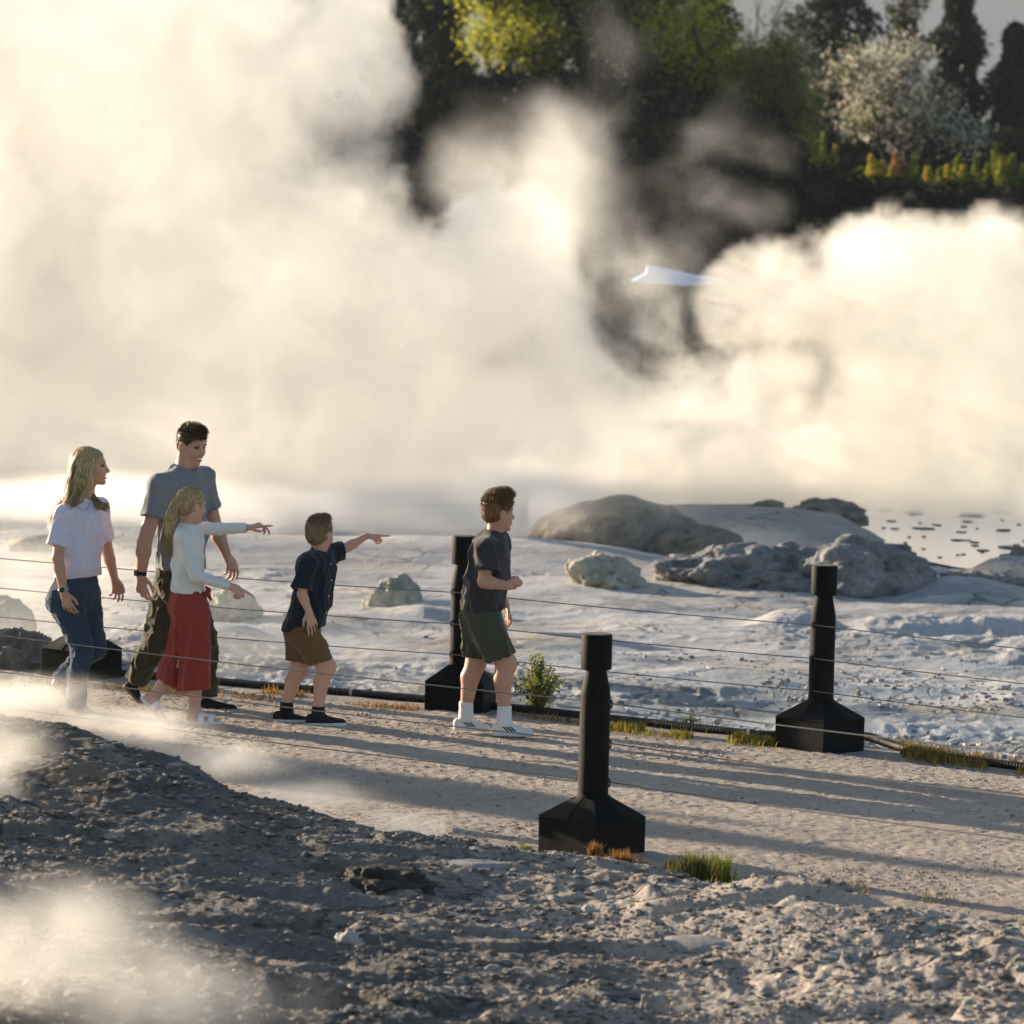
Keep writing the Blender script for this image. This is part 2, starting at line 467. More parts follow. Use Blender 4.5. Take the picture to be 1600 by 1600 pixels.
# ------------------------------------------------------------------ stones and gravel
def ico():
    t = (1 + 5 ** .5) / 2
    v = np.array([(-1, t, 0), (1, t, 0), (-1, -t, 0), (1, -t, 0), (0, -1, t), (0, 1, t), (0, -1, -t), (0, 1, -t), (t, 0, -1), (t, 0, 1), (-t, 0, -1), (-t, 0, 1)], float)
    v /= np.linalg.norm(v[0])
    f = np.array([(0, 11, 5), (0, 5, 1), (0, 1, 7), (0, 7, 10), (0, 10, 11), (1, 5, 9), (5, 11, 4), (11, 10, 2), (10, 7, 6), (7, 1, 8), (3, 9, 4), (3, 4, 2), (3, 2, 6), (3, 6, 8), (3, 8, 9), (4, 9, 5), (2, 4, 11), (6, 2, 10), (8, 6, 7), (9, 8, 1)])
    return v, f
def subdiv(v, f):
    e = {}
    v = list(map(tuple, v)); out = []
    def mid(a, b):
        k = (min(a, b), max(a, b))
        if k not in e:
            m = (np.array(v[a]) + np.array(v[b])) / 2
            v.append(tuple(m / np.linalg.norm(m))); e[k] = len(v) - 1
        return e[k]
    for a, b, c_ in f:
        ab, bc, ca = mid(a, b), mid(b, c_), mid(c_, a)
        out += [(a, ab, ca), (b, bc, ab), (c_, ca, bc), (ab, bc, ca)]
    return np.array(v), np.array(out)
IV, IF = ico()
I1V, I1F = subdiv(IV, IF)
def scatter(name, pos, size, m, cols, label, flat=.6, seed=1, hi=False):
    """many small stones in one mesh"""
    g = np.random.default_rng(seed)
    bv, bf = (I1V, I1F) if hi else (IV, IF)
    n, k = len(pos), len(bv)
    V = bv[None] * (1 + g.uniform(-.28, .28, (n, k, 1)))
    V = V * size[:, None, None] * np.stack([g.uniform(.7, 1.3, n), g.uniform(.7, 1.3, n), g.uniform(.4, 1, n) * flat], -1)[:, None]
    a = g.uniform(0, 6.28, n); ca, sa = np.cos(a)[:, None], np.sin(a)[:, None]
    V = np.stack([V[..., 0] * ca - V[..., 1] * sa, V[..., 0] * sa + V[..., 1] * ca, V[..., 2]], -1) + pos[:, None]
    F = (bf[None] + (np.arange(n) * k)[:, None, None]).reshape(-1, 3)
    o = mesh_obj(name, V.reshape(-1, 3), F, m, smooth=False)
    vcol(o, 'Col', np.repeat(cols, k, 0))
    tag(o, label, 'gravel', kind='stuff')
    return o
M_STONE = mat('loose_stone', (.3, .28, .26), .85, .3, attr='Col', noise=(40, .15, 4), bump=(60, .4, .004))
def field(n, fn, smin, smax, seed, power=2.2):
    g = np.random.default_rng(seed)
    D = 13.6 + (27 - 13.6) * g.random(n * 3) ** 1.2
    U = g.uniform(-.155, .155, n * 3)
    x, y = U * D, D
    w = fn(x, y)
    k = g.random(len(x)) < w
    x, y = x[k][:n], y[k][:n]
    s = smin * (smax / smin) ** (g.random(len(x)) ** power)
    return x, y, s, g
x, y, s, g = field(46000, lambda x, y: sstep(.0, .5, near_y(x) - .4 - y) * (.25 + .75 * sstep(.3, .65, noise2(x * 1.4, y * 1.4, 5))), .003, .024, 3, 3.2)
z = H(x, y) + s * .15
br = g.uniform(.55, 1.5, len(x))[:, None]
cols = lerp((.10, .095, .09), (.30, .265, .235), np.clip(g.random(len(x)) ** 1.4 * .7 + .3 * sstep(0, 2, x), 0, 1)) * br
scatter('bank_gravel', np.stack([x, y, z], -1), s, M_STONE, np.clip(cols, .03, .6), 'loose grey and tan gravel strewn over the bank', .65, 4)
x, y, s, g = field(1500, lambda x, y: sstep(.0, .5, near_y(x) - .4 - y) * sstep(.4, .7, noise2(x * 1.1 + 9, y * 1.3, 15)), .018, .05, 13, 2.6)
scatter('bank_clods', np.stack([x, y, H(x, y) - s * .1], -1), s, M_STONE, lerp((.11, .10, .095), (.30, .27, .24), g.random(len(x)) ** 1.3), 'broken clods of crust on the bank', .5, 14, hi=True)
x, y, s, g = field(42000, lambda x, y: sstep(.1, .3, y - near_y(x) + .5) * sstep(.05, .2, back_y(x) - y + .05) * (.2 + .8 * sstep(.4, .7, noise2(x * 1.1, y * 1.6, 9))), .003, .013, 6, 3)
z = np.array(H(x, y)) * .4 + .012
scatter('path_pebbles', np.stack([x, y, z], -1), s, M_STONE, np.clip(lerp((.28, .24, .21), (.44, .38, .33), g.random(len(x))) * g.uniform(.7, 1.2, len(x))[:, None], .03, .6), 'fine pebbles lying on the gravel path', .7, 7)
# gravelly wash below the back fence
g = np.random.default_rng(21)
n = 26000
D = 24 + 20 * g.random(n) ** 1.5; U = g.uniform(-.15, .15, n)
x, y = U * D, D
e = y - back_y(x)
k = (e > .5) & (g.random(n) < (.06 + .94 * sstep(.5, .68, noise2(x * .9 + 4, y * .7, 78))) * (1 - sstep(6, 13, e)))
x, y = x[k], y[k]
s = .008 * (4.5 ** (g.random(len(x)) ** 2.2))
scatter('wash_pebbles', np.stack([x, y, H(x, y) + s * .2], -1), s, M_STONE, lerp((.16, .165, .17), (.5, .48, .46), g.random(len(x)) ** 1.5), 'grey pebbles scattered over the pale terrace', .7, 22)

# ------------------------------------------------------------------ rocks
def rock(name, c, size, mat_, label, cat='rock', seed=1, amp=.25, sc=1.6, strat=0, sub=4, group=None, rz=0, sink=.25, ridge=.0, profile=None):
    """boulder: a sphere pushed into lobes and creases; strat adds horizontal layering"""
    v, f = IV, IF
    for _ in range(sub): v, f = subdiv(v, f)
    v = np.array(v); n0 = v.copy()
    o_ = seed * 13.7
    d = 0; a = 1; s_ = sc
    for i in range(5):
        d = d + a * (noise3(n0[:, 0] * s_ + o_, n0[:, 1] * s_, n0[:, 2] * s_, seed + i) * 2 - 1); a *= .5; s_ *= 2.1
    rd = 1 - np.abs(noise3(n0[:, 0] * sc * 2.2 + o_, n0[:, 1] * sc * 2.2, n0[:, 2] * sc * 2.2, seed + 9) * 2 - 1)
    r = 1 + amp * d + ridge * (rd - .6)
    if strat: r = r + strat * np.sign(np.sin(n0[:, 2] * 16 + 3 * d)) * .5 + strat * np.sin(n0[:, 2] * 16 + 3 * d) * .5
    v = n0 * r[:, None]
    v[:, 2] = np.maximum(v[:, 2], -sink - .25)
    v = v * np.array(size)
    v[:, 2] -= 0
    o = mesh_obj(name, v, np.array(f), mat_, smooth=True, loc=(c[0], c[1], c[2] + size[2] * sink * .2))
    o.rotation_euler = (0, 0, rz)
    tag(o, label, cat, group)
    return o
M_SINTER = mat('sinter_rock', (.23, .235, .245), .85, .3, noise=[(2.2, .45, 6), (12, .3, 6)], bump=[(3, .8, .2), (9, .9, .08), (26, .8, .03)])
M_BROWN = mat('brown_rock', (.20, .175, .145), .9, .2, noise=[(1.6, .4, 6), (9, .3, 6)], bump=[(3, .6, .12), (14, .7, .04)])
M_OLIVE = mat('olive_rock', (.34, .33, .27), .9, .2, noise=[(3, .3, 6), (14, .3, 6)], bump=[(6, .6, .06), (22, .7, .02)])
M_DARKROCK = mat('dark_layered_rock', (.04, .034, .028), .75, .35, noise=[(8, .5, 5)], bump=[(14, .8, .02), (60, .6, .006)])
M_PALE = mat('pale_stone', (.40, .39, .37), .85, .3, noise=(20, .2, 5), bump=(40, .6, .006))
M_GREYST = mat('grey_stone', (.26, .25, .24), .85, .3, noise=(16, .3, 5), bump=(36, .6, .008))
def rock_at(px, py, wpx, hpx, z, name, m, label, deep=1.0, **k):
    c = gpt(px, py, z)
    s_ = FPX / c[1]
    w, h = wpx / s_ / 2, hpx / s_
    return rock(name, (c[0], c[1] + w * deep * .5, z), (w, w * deep, h), m, label, **k)
rock_at(968, 858, 300, 74, -.62, 'rock_mound', M_BROWN, 'big brown domed mound rising out of steam behind the pale terrace', seed=4, amp=.12, sc=1.5, ridge=.06, sub=5, sink=.1, deep=.9)
rock_at(1085, 868, 150, 42, -.62, 'rock_mound', M_BROWN, 'low brown shoulder of ground beside the big domed mound', seed=8, amp=.15, ridge=.2, sink=.1)
rock_at(945, 917, 128, 46, -.6, 'boulder', M_OLIVE, 'low brown-grey boulder at the near end of the rock ridge', seed=5, amp=.3, ridge=.12, sub=5, sink=.1)
rock_at(1055, 908, 70, 32, -.6, 'boulder', M_OLIVE, 'small rounded boulder between two bigger ones on the pale terrace', seed=12, amp=.3, ridge=.1, sink=.1)
rock_at(1150, 914, 260, 52, -.6, 'boulder', M_SINTER, 'long grey crusted boulder in the middle of the rock ridge', seed=7, amp=.30, ridge=.15, sub=5, sink=.1, deep=.7)
rock_at(1245, 918, 240, 58, -.6, 'boulder', M_SINTER, 'grey jagged boulder directly behind the cap of the bollard', seed=19, amp=.34, ridge=.15, sub=5, sink=.1, deep=.8)
rock_at(1335, 924, 250, 66, -.6, 'boulder', M_SINTER, 'tallest pale cracked boulder of the rock ridge beside the pool', seed=23, amp=.32, ridge=.15, sub=5, sink=.1, deep=.8)
rock_at(1410, 926, 110, 56, -.6, 'boulder', M_SINTER, 'smooth bluish boulder ending the rock ridge at the pool edge', seed=29, amp=.14, ridge=.2, sub=5, sink=.1)
rock_at(619, 948, 88, 42, -.6, 'boulder', M_OLIVE, 'lone rounded boulder on the terrace behind the two boys', seed=31, amp=.24, ridge=.15, sub=5, sink=.1)
rock_at(362, 968, 88, 44, -.58, 'boulder', M_OLIVE, 'rounded boulder in thin steam behind the girl pointing down', seed=37, amp=.16, ridge=.3, sub=5, sink=.1)
rock_at(60, 870, 130, 30, -.6, 'boulder', M_OLIVE, 'low greenish hump on the skyline of the terrace behind the woman', seed=41, amp=.16, ridge=.2, sink=.1)
rock_at(205, 850, 120, 24, -.6, 'boulder', M_OLIVE, 'faint greenish hump in steam between the woman and the man', seed=43, amp=.16, ridge=.2, sink=.1)
rock_at(1200, 800, 60, 16, -.5, 'boulder', M_BROWN, 'small dark stone on the crest beyond the rock ridge', seed=47, amp=.2, ridge=.3, sub=4, sink=.1)
rock_at(1290, 812, 130, 26, -.6, 'boulder', M_BROWN, 'low dark rock running down to the far side of the pool', seed=53, amp=.2, ridge=.3, sub=4, sink=.1)
rock_at(20, 1068, 150, 78, -.1, 'boulder', M_BROWN, 'brown steaming boulder behind the base of the bollard by the woman', seed=59, amp=.14, ridge=.3, sub=5, sink=.1)
rock_at(-5, 990, 110, 50, -.4, 'boulder', M_OLIVE, 'yellowish boulder farther back in the steam by the frame edge', seed=61, amp=.14, ridge=.3, sub=4, sink=.1)
for i, (px, py, w, h, lb) in enumerate([(1535, 925, 130, 26, 'tan crusted ledge of stone beside the pool'), (1600, 898, 90, 30, 'dark ledge rising at the near edge of the pool')]):
    rock_at(px, py, w, h, -.6, 'boulder', M_SINTER if i == 0 else M_BROWN, lb, seed=67 + i, amp=.2, ridge=.4, sub=4, sink=.1)

# stones on the bank (drawn from the photograph)
def bank_rock(px, py, wpx, hpx, name, m, label, **k):
    # find the bank surface under this pixel
    d = ray(px, py); t = 12.5
    while t < 26:
        p = np.array([0, 0, CAMH]) + d / d[1] * t
        if p[2] < float(H(p[0], p[1], False)): break
        t += .02
    s_ = FPX / t
    w, h = wpx / s_ / 2, hpx / s_
    return rock(name, (p[0], t + w * .4, p[2] - h * .1), (w, w * k.pop('deep', .8), h * .75), m, label, **k)
bank_rock(600, 1398, 145, 56, 'layered_rock', M_DARKROCK, 'dark layered slab of rock lying on the grey bank', seed=71, amp=.18, strat=.06, ridge=.2, sub=5, rz=-.35, sink=.3)
bank_rock(545, 1482, 46, 40, 'stone', M_PALE, 'pale angular stone alone in the gravel below the layered rock', seed=73, amp=.25, ridge=.3, sub=3)
bank_rock(484, 1322, 44, 18, 'stone', M_PALE, 'flat pale stone on the bank uphill of the layered rock', seed=75, amp=.2, sub=3)
bank_rock(540, 1412, 44, 20, 'stone', M_GREYST, 'dark grey rounded stone just below the layered rock', seed=77, amp=.2, sub=3)
bank_rock(920, 1428, 30, 18, 'stone', M_PALE, 'small white stone on the crust below the nearest bollard', seed=79, amp=.2, sub=3)
bank_rock(960, 1428, 40, 16, 'stone', M_GREYST, 'tan flat stone beside the small white one', seed=81, amp=.2, sub=3)
bank_rock(1020, 1585, 40, 44, 'stone', M_GREYST, 'dark grey stone at the lower edge of the bank', seed=83, amp=.25, ridge=.3, sub=3)
bank_rock(770, 1520, 36, 18, 'stone', M_GREYST, 'small dark wedge-shaped stone in the middle of the gravel', seed=85, amp=.2, sub=3)
bank_rock(1330, 1500, 130, 22, 'stone_slab', M_GREYST, 'smooth flat grey slab set in the crust', seed=87, amp=.1, sub=4, sink=.2)
bank_rock(1090, 1482, 150, 18, 'stone_slab', M_GREYST, 'long pale flat slab in front of the gravel path', seed=89, amp=.1, sub=4, sink=.2)
bank_rock(740, 1362, 120, 22, 'stone_slab', M_GREYST, 'flat pale-topped slab between the layered rock and the nearest bollard', seed=91, amp=.14, sub=4, rz=-.2, sink=.2)
for i, (px, py, w, h) in enumerate([(157, 1205, 18, 9), (184, 1208, 14, 13), (128, 1218, 10, 7), (278, 1190, 16, 14), (205, 1160, 34, 18)]):
    bank_rock(px, py, w, h, 'white_stone', M_PALE, ['flat white chip on the dark steaming bank', 'upright white chip to the side of the flat one', 'smallest white chip on the dark bank', 'white stone on the crest of the bank in steam', 'pale crust patch below the feet of the girl'][i], seed=95 + i, amp=.25, sub=2)
bank_rock(1268, 1322, 40, 12, 'stone', M_PALE, 'flat stone lying alone on the sunlit path', seed=101, amp=.2, sub=3)

# ------------------------------------------------------------------ fences: bollards, wires, corrugated pipe
M_BLACK = mat('black_painted_metal', (.0045, .0048, .0055), .65, .12, noise=[(7, .6, 5), (50, .5, 4)], bump=[(90, .15, .002), (5, .2, .01)])
M_CAPTOP = mat('dusty_cap_top', (.12, .11, .10), .7, .3, noise=(30, .2, 4))  # cap top, a lighter grey than the black post
M_WIRE = mat('steel_wire', (.16, .155, .15), .4, .5, metal=.8)
M_PIPE = mat('black_corrugated_plastic', (.014, .014, .013), .6, .35, noise=(20, .3, 4))
def make_bollard(clip_side):
    root = empty('bollard', (0, 0, 0), 'x', 'bollard')
    s = .185
    m = MB()       # square box, slightly open at the foot
    m.add([(sx * s, sy * s, z) for z in (-.12, .185) for sx, sy in ((-1, -1), (1, -1), (1, 1), (-1, 1))],
          [(0, 1, 5, 4), (1, 2, 6, 5), (2, 3, 7, 6), (3, 0, 4, 7), (3, 2, 1, 0), (4, 5, 6, 7)])
    b = m.build('base', M_BLACK, root)
    bv = b.modifiers.new('edge', 'BEVEL'); bv.width = .004; bv.segments = 2
    m = MB()       # pyramid skirt running from the square to the round post
    n = 40; vs, fs = [], []
    prof = [(0, .187), (.93, .283), (1.0, .296)]
    for t, z in prof:
        for j in range(n):
            a = 2 * math.pi * (j + .5) / n
            ca, sa = math.cos(a), math.sin(a)
            q = (s + .003) / max(abs(ca), abs(sa))
            r_ = q * (1 - t) + .077 * t
            vs.append((r_ * ca, r_ * sa, z))
    # corner points snap to true corners
    for j in range(n):
        a = 2 * math.pi * (j + .5) / n
    for i in range(len(prof) - 1):
        for j in range(n):
            fs.append((i * n + j, i * n + (j + 1) % n, (i + 1) * n + (j + 1) % n, (i + 1) * n + j))
    fs.append(tuple(2 * n + j for j in range(n)))
    vs, fs = [], []
    cor = [(-1, -1), (1, -1), (1, 1), (-1, 1)]
    k = 10
    ring = []
    for e in range(4):
        for i in range(k):
            t = i / k
            x = cor[e][0] * (1 - t) + cor[(e + 1) % 4][0] * t
            y = cor[e][1] * (1 - t) + cor[(e + 1) % 4][1] * t
            ring.append((x, y))
    for t, z in prof:
        for (x, y) in ring:
            a = math.atan2(y, x)
            vs.append((((s + .004) * x) * (1 - t) + .0765 * math.cos(a) * t, ((s + .004) * y) * (1 - t) + .0765 * math.sin(a) * t, z))
    n = len(ring)
    for i in range(len(prof) - 1):
        for j in range(n):
            fs.append((i * n + j, i * n + (j + 1) % n, (i + 1) * n + (j + 1) % n, (i + 1) * n + j))
    fs.append(tuple(2 * n + j for j in range(n))); fs.append(tuple(reversed(range(n))))
    m.add(vs, fs)
    autosmooth(m.build('skirt', M_BLACK, root), 18)
    m = MB()       # raised weld seams down the skirt
    for ang in (-math.pi / 2, 0):
        m = MB()
        ca, sa = math.cos(ang), math.sin(ang)
        m.tube([(.079 * ca + .004, .079 * sa, .287), ((s + .004) * ca + .004, (s + .004) * sa, .190)], .0022, 6)
        m.build('seam', M_BLACK, root)
    m = MB()
    m.lathe([(.0745, .25), (.0745, .30), (.0735, .775), (.0715, .80), (.052, .895), (.049, .93)], 40)
    p = m.build('post', M_BLACK, root); autosmooth(p, 30)
    m = MB()
    m.lathe([(.068, .905), (.0745, .909), (.0755, .915), (.0755, 1.068), (.0735, 1.075), (.069, 1.078)], 40)
    cp = m.build('cap', M_BLACK, root); autosmooth(cp, 40)
    m = MB(); m.lathe([(.066, 1.0782), (.066, 1.0800)], 40); m.build('cap_top', M_CAPTOP, root)
    for z in (.735, .54, .35):
        m = MB(); pts = []
        for t in np.linspace(0, 2 * math.pi, 17):
            pts.append((0, -.012 + .017 * math.cos(t), .018 * math.sin(t)))
        m.tube(pts, .0045, 7)
        cl = m.build('wire_clip', M_BLACK, root, True)
        cl.location = (clip_side[0] * .082, clip_side[1] * .082, z)
        cl.rotation_euler = (0, 0, math.atan2(clip_side[1], clip_side[0]) + R(60))
    return root
def copy_tree(o, parent=None):
    c = o.copy(); COL.objects.link(c)
    if parent is not None: c.parent = parent
    for ch in [q for q in bpy.data.objects if q.parent == o and q.name in PART_NAMES.get(o.name, [])]:
        copy_tree(ch, c)
    return c
PART_NAMES = {}
boll = make_bollard((-.55, -.83))
PART_NAMES[boll.name] = [q.name for q in bpy.data.objects if q.parent == boll]
spots = [(P_LEFT, R(-38), 'black bollard whose base stands behind the legs of the woman'),
         (P_CEN, R(-12), 'black bollard partly hidden behind the boy in the charcoal tee'),
         (P_RIGHT, R(-44), 'black bollard standing clear in front of the rock ridge'),
         (P_NEAR, R(-42), 'biggest black bollard, standing alone on the near side of the path')]
bolls = []
for i, (p, rz, lb) in enumerate(spots):
    o = boll if i == 0 else copy_tree(boll)
    if i:
        PART_NAMES[o.name] = []
    z = path_z(p[0], p[1]) - .012 if i < 3 else float(H(p[0], p[1], False)) * .4
    o.location = (p[0], p[1], z)
    o.rotation_euler = (0, 0, rz)
    tag(o, lb, 'bollard', 'black metal bollards carrying the fence wires')
    bolls.append(o)
for i, o in enumerate(bolls):      # the clips face the path; on the near fence that is the far side
    for ch in [q for q in bpy.data.objects if q.parent == o and q.name.startswith('wire_clip')]:
        a = (R(212) if i < 3 else R(25)) - spots[i][1]
        ch.location = (.080 * math.cos(a), .080 * math.sin(a), ch.location[2])
        ch.rotation_euler = (0, 0, R(60))

def wire(pts, label):
    m = MB()
    out = []
    for a, b in zip(pts[:-1], pts[1:]):
        a, b = np.array(a), np.array(b)
        L_ = np.linalg.norm(b - a)
        for t in np.linspace(0, 1, 14)[:-1]:
            p = a * (1 - t) + b * t
            p[2] -= .006 * L_ * 4 * t * (1 - t) * .6
            out.append(p)
    out.append(np.array(pts[-1]))
    m.tube(out, .0034, 6)
    o = m.build('fence_wire', M_WIRE, None, True)
    return tag(o, label, 'wire', 'steel wires strung between the bollards')
ordn = ['top', 'middle', 'bottom']
def side(pts, sgn, off=.085):
    """shift a line of posts towards the path"""
    out = []
    for i, p in enumerate(pts):
        a = np.array(pts[max(i - 1, 0)]); b = np.array(pts[min(i + 1, len(pts) - 1)])
        d = (b - a) / np.linalg.norm(b - a)
        nrm = np.array([-d[1], d[0]]) * sgn
        out.append(np.array(p) + nrm * off)
    return out
nb = side(FENCE_BACK[1:7], -1); nn = side(FENCE_NEAR, 1)
for k, z in enumerate((.735, .54, .35)):
    wire([(p[0], p[1], z + .0) for p in nb], f'{ordn[k]} wire of the fence behind the family')
    wire([(p[0], p[1], z + (.04, 0, .09, .2)[i]) for i, p in enumerate(nn)], f'{ordn[k]} wire of the near fence passing in front of the family')

# corrugated pipe at the foot of the back fence
pp = [(-260, 1040), (-100, 1046), (0, 1054), (100, 1060), (190, 1066), (340, 1079), (420, 1082), (480, 1088), (560, 1095), (660, 1105), (800, 1109), (860, 1117), (900, 1123), (960, 1131), (1080, 1146), (1200, 1158), (1345, 1152), (1400, 1163), (1450, 1178), (1530, 1189), (1600, 1196), (1800, 1225), (2100, 1262)]
P3 = np.array([gpt(a, b, .03) for a, b in pp])
P3[:, 1] = np.maximum(P3[:, 1], back_y(P3[:, 0]) + .22)
for i, (a, b) in enumerate(pp): P3[i, 2] = .020 + (.03 if a in (1345,) else .0)
seg = np.r_[0, np.cumsum(np.linalg.norm(np.diff(P3, axis=0), axis=1))]
tt = np.arange(0, seg[-1], .007)
def smooth_interp(tt, seg, P):
    out = np.stack([np.interp(tt, seg, P[:, i]) for i in range(3)], 1)
    k = 61; ker = np.hanning(k); ker /= ker.sum()
    pad = np.pad(out, ((k // 2, k // 2), (0, 0)), 'edge')
    return np.stack([np.convolve(pad[:, i], ker, 'valid') for i in range(3)], 1)
pts = smooth_interp(tt, seg, P3)
m = MB(); m.tube(list(pts), [.027 if i % 3 else .022 for i in range(len(pts))], 10)
pipe = m.build('drain_pipe', M_PIPE, None, True)
tag(pipe, 'black corrugated drain pipe lying along the far edge of the path', 'pipe')
for px in (545, 1150):
    i = int(np.argmin(np.abs(pts[:, 0] - gpt(px, 1095, .03)[0])))
    m = MB(); m.tube([pts[i - 1], pts[i + 2]], .030, 14); m.build('clamp', mat('clamp_metal', (.4, .4, .4), .4, metal=.7), pipe)

# low dark block in the steam at the frame's lower corner
def rbox(m, x0, x1, y0, y1, z0, z1): 
    m.add([(x0, y0, z0), (x1, y0, z0), (x1, y1, z0), (x0, y1, z0), (x0, y0, z1), (x1, y0, z1), (x1, y1, z1), (x0, y1, z1)],
          [(3, 2, 1, 0), (4, 5, 6, 7), (0, 1, 5, 4), (1, 2, 6, 5), (2, 3, 7, 6), (3, 0, 4, 7)])
bp = dpt(22, 1376, 19.6)
root = empty('utility_box', (bp[0], bp[1], bp[2]), 'low dark rounded box with a domed lid half lost in steam', 'box')
m = MB(); rbox(m, -.16, .14, -.12, .12, -.2, .19); o = m.build('housing', mat('grey_housing', (.06, .06, .06), .6, noise=(12, .2, 4)), root)
bv = o.modifiers.new('b', 'BEVEL'); bv.width = .03; bv.segments = 4
m = MB(); m.lathe([(.11, .192), (.104, .22), (.085, .245), (.05, .262), (.01, .268)], 28, (-.01, 0, 0)); autosmooth(m.build('lid', mat('grey_lid', (.2, .19, .2), .5), root), 50)

# ------------------------------------------------------------------ leaves, grass, plants
def quads(centers, size, g, up=.0, elong=1.0):
    n = len(centers)
    a = g.normal(size=(n, 3)); a[:, 2] += up; a /= np.linalg.norm(a, axis=1)[:, None]
    b = g.normal(size=(n, 3)); b -= a * (a * b).sum(1)[:, None]; b /= np.linalg.norm(b, axis=1)[:, None]
    s = (np.ones(n) * size if np.isscalar(size) else size)[:, None] * g.uniform(.6, 1.3, (n, 1))
    A, B = a * s * elong, b * s * .5
    V = np.stack([centers - A, centers + B, centers + A, centers - B], 1)
    return V.reshape(-1, 3), np.arange(n * 4).reshape(n, 4)
def leafmat(name, tr=.45, rough=.55):
    return mat(name, (.1, .1, .1), rough, .06, attr='Col', transl=tr)
M_LEAF = leafmat('leaf', .5)
M_NEEDLE = leafmat('needle', .15, .8)
M_BLOSSOM = leafmat('blossom', .35, .7)
M_GRASS = leafmat('grass_blade', .45)
M_BARK = mat('bark', (.05, .042, .034), .9, .2, noise=(6, .3, 4))
def colmix(n, a, b, g, jit=.25):
    return np.clip(lerp(a, b, g.random(n)) * g.uniform(1 - jit, 1 + jit, (n, 1)), .002, .9)
def foliage(name, centers, size, m, cols, parent=None, g=None, up=0, elong=1.0):
    V, F = quads(centers, size, g or RNG, up, elong)
    o = mesh_obj(name, V, F, m, parent, smooth=False)
    vcol(o, 'Col', np.repeat(cols, 4, 0))
    return o
def blades(base, hgt, wid, g, lean=.5):
    """grass blades: bent 3-point strips"""
    n = len(base)
    a = g.uniform(0, 6.28, n)
    d = np.stack([np.cos(a), np.sin(a), np.zeros(n)], 1)
    t = np.stack([-np.sin(a), np.cos(a), np.zeros(n)], 1)
    h = (hgt * g.uniform(.45, 1.2, n))[:, None]
    ln = (g.random(n) * lean)[:, None]
    w = wid * g.uniform(.6, 1.3, (n, 1))
    mid = base + np.array([0, 0, 1]) * h * .55 + d * h * ln * .35
    tip = base + np.array([0, 0, 1]) * h * (1 - .35 * ln) + d * h * ln
    V = np.stack([base - t * w, base + t * w, mid + t * w * .7, mid - t * w * .7, tip + t * w * .1, tip - t * w * .1], 1).reshape(-1, 3)
    k = np.arange(n)[:, None] * 6
    F = np.concatenate([k + np.array([[0, 1, 2, 3]]), k + np.array([[3, 2, 4, 5]])])
    return V, F
def grass(name, base, hgt, wid, a, b, g, lean=.6, parent=None):
    V, F = blades(base, hgt, wid, g, lean)
    o = mesh_obj(name, V, F, M_GRASS, parent, smooth=False)
    vcol(o, 'Col', np.repeat(colmix(len(base), a, b, g), 6, 0))
    return o
g = np.random.default_rng(5)
GREEN, YEL, ORA, BRN = (.10, .16, .025), (.30, .27, .06), (.42, .20, .05), (.16, .11, .06)
def tuft(px, py, wpx, h, n, a, b, label, lean=.9):
    c = gpt(px, py, 0); c[2] = float(H(c[0], c[1], False)); 
    c = gpt(px, py, c[2] * .8)
    c[2] = float(H(c[0], c[1])) + .012
    h *= 1.35; n = int(n * 1.3)
    r_ = wpx / (FPX / c[1]) / 2
    q = g.normal(size=(n, 2)) * .45 * r_
    base = np.stack([q[:, 0], q[:, 1] * .8, np.zeros(n) - .01], 1)
    o = grass('grass_tuft', base, h, .0035, a, b, g, lean)
    o.location = c
    return tag(o, label, 'grass tuft', 'grass tufts at the foot of the nearest bollard and beside it')
tuft(1080, 1386, 52, .10, 420, GREEN, BRN, 'big green and brown grass tuft right of the nearest bollard')
tuft(1122, 1382, 42, .11, 260, (.16, .24, .03), YEL, 'bright green end tuft touching the big brown one')
tuft(968, 1362, 46, .07, 320, ORA, BRN, 'orange moss tuft against the foot of the nearest bollard')
tuft(928, 1368, 22, .05, 120, ORA, BRN, 'small dark orange tuft below the corner of the nearest bollard')
tuft(1001, 1366, 26, .05, 120, ORA, BRN, 'little orange tuft between the bollard and the green grass')
tuft(1052, 1362, 24, .04, 120, (.5, .2, .04), ORA, 'tiny bright orange tuft above the big green one')
tuft(820, 1338, 26, .04, 110, (.18, .26, .03), YEL, 'tiny lime green tuft beside the near bollard base')
def strip(segs, n, name, label, hgt, a, b, zf=None, jit=.07):
    bs = []
    for _ in range(int(n * 1.7)):
        (x0, y0, x1, y1) = segs[g.integers(len(segs))]
        t = g.random(); p = gpt(x0 + (x1 - x0) * t, y0 + (y1 - y0) * t, .0)
        p[:2] += g.normal(size=2) * jit * (.8 + 1.3 * g.random() ** 3)
        bs.append(p)
    bs = np.array(bs)
    kk = noise2(bs[:, 0] * 5, bs[:, 1] * 5, 3) > .42
    bs = bs[kk]
    bs[:, 2] = H(bs[:, 0], bs[:, 1]) if zf is None else zf(bs[:, 0], bs[:, 1])
    o = grass(name, bs, hgt, .003, a, b, g, .9)
    return tag(o, label, 'grass', kind='stuff')
pz = lambda x, y: H(x, y) * .4
strip([(955, 1141, 1210, 1166)], 2300, 'verge_grass', 'yellow green grass growing along the pipe', .065, (.16, .2, .03), (.4, .25, .06), pz, .06)
strip([(1350, 1162, 1460, 1185), (1440, 1186, 1640, 1208)], 2400, 'verge_grass', 'orange and olive grass around the pipe end', .075, (.10, .12, .03), (.42, .24, .06), pz, .07)
strip([(1340, 1166, 1420, 1176)], 900, 'verge_grass', 'dry grass heaped beside the clear bollard', .07, (.10, .10, .04), (.34, .22, .08), pz, .08)
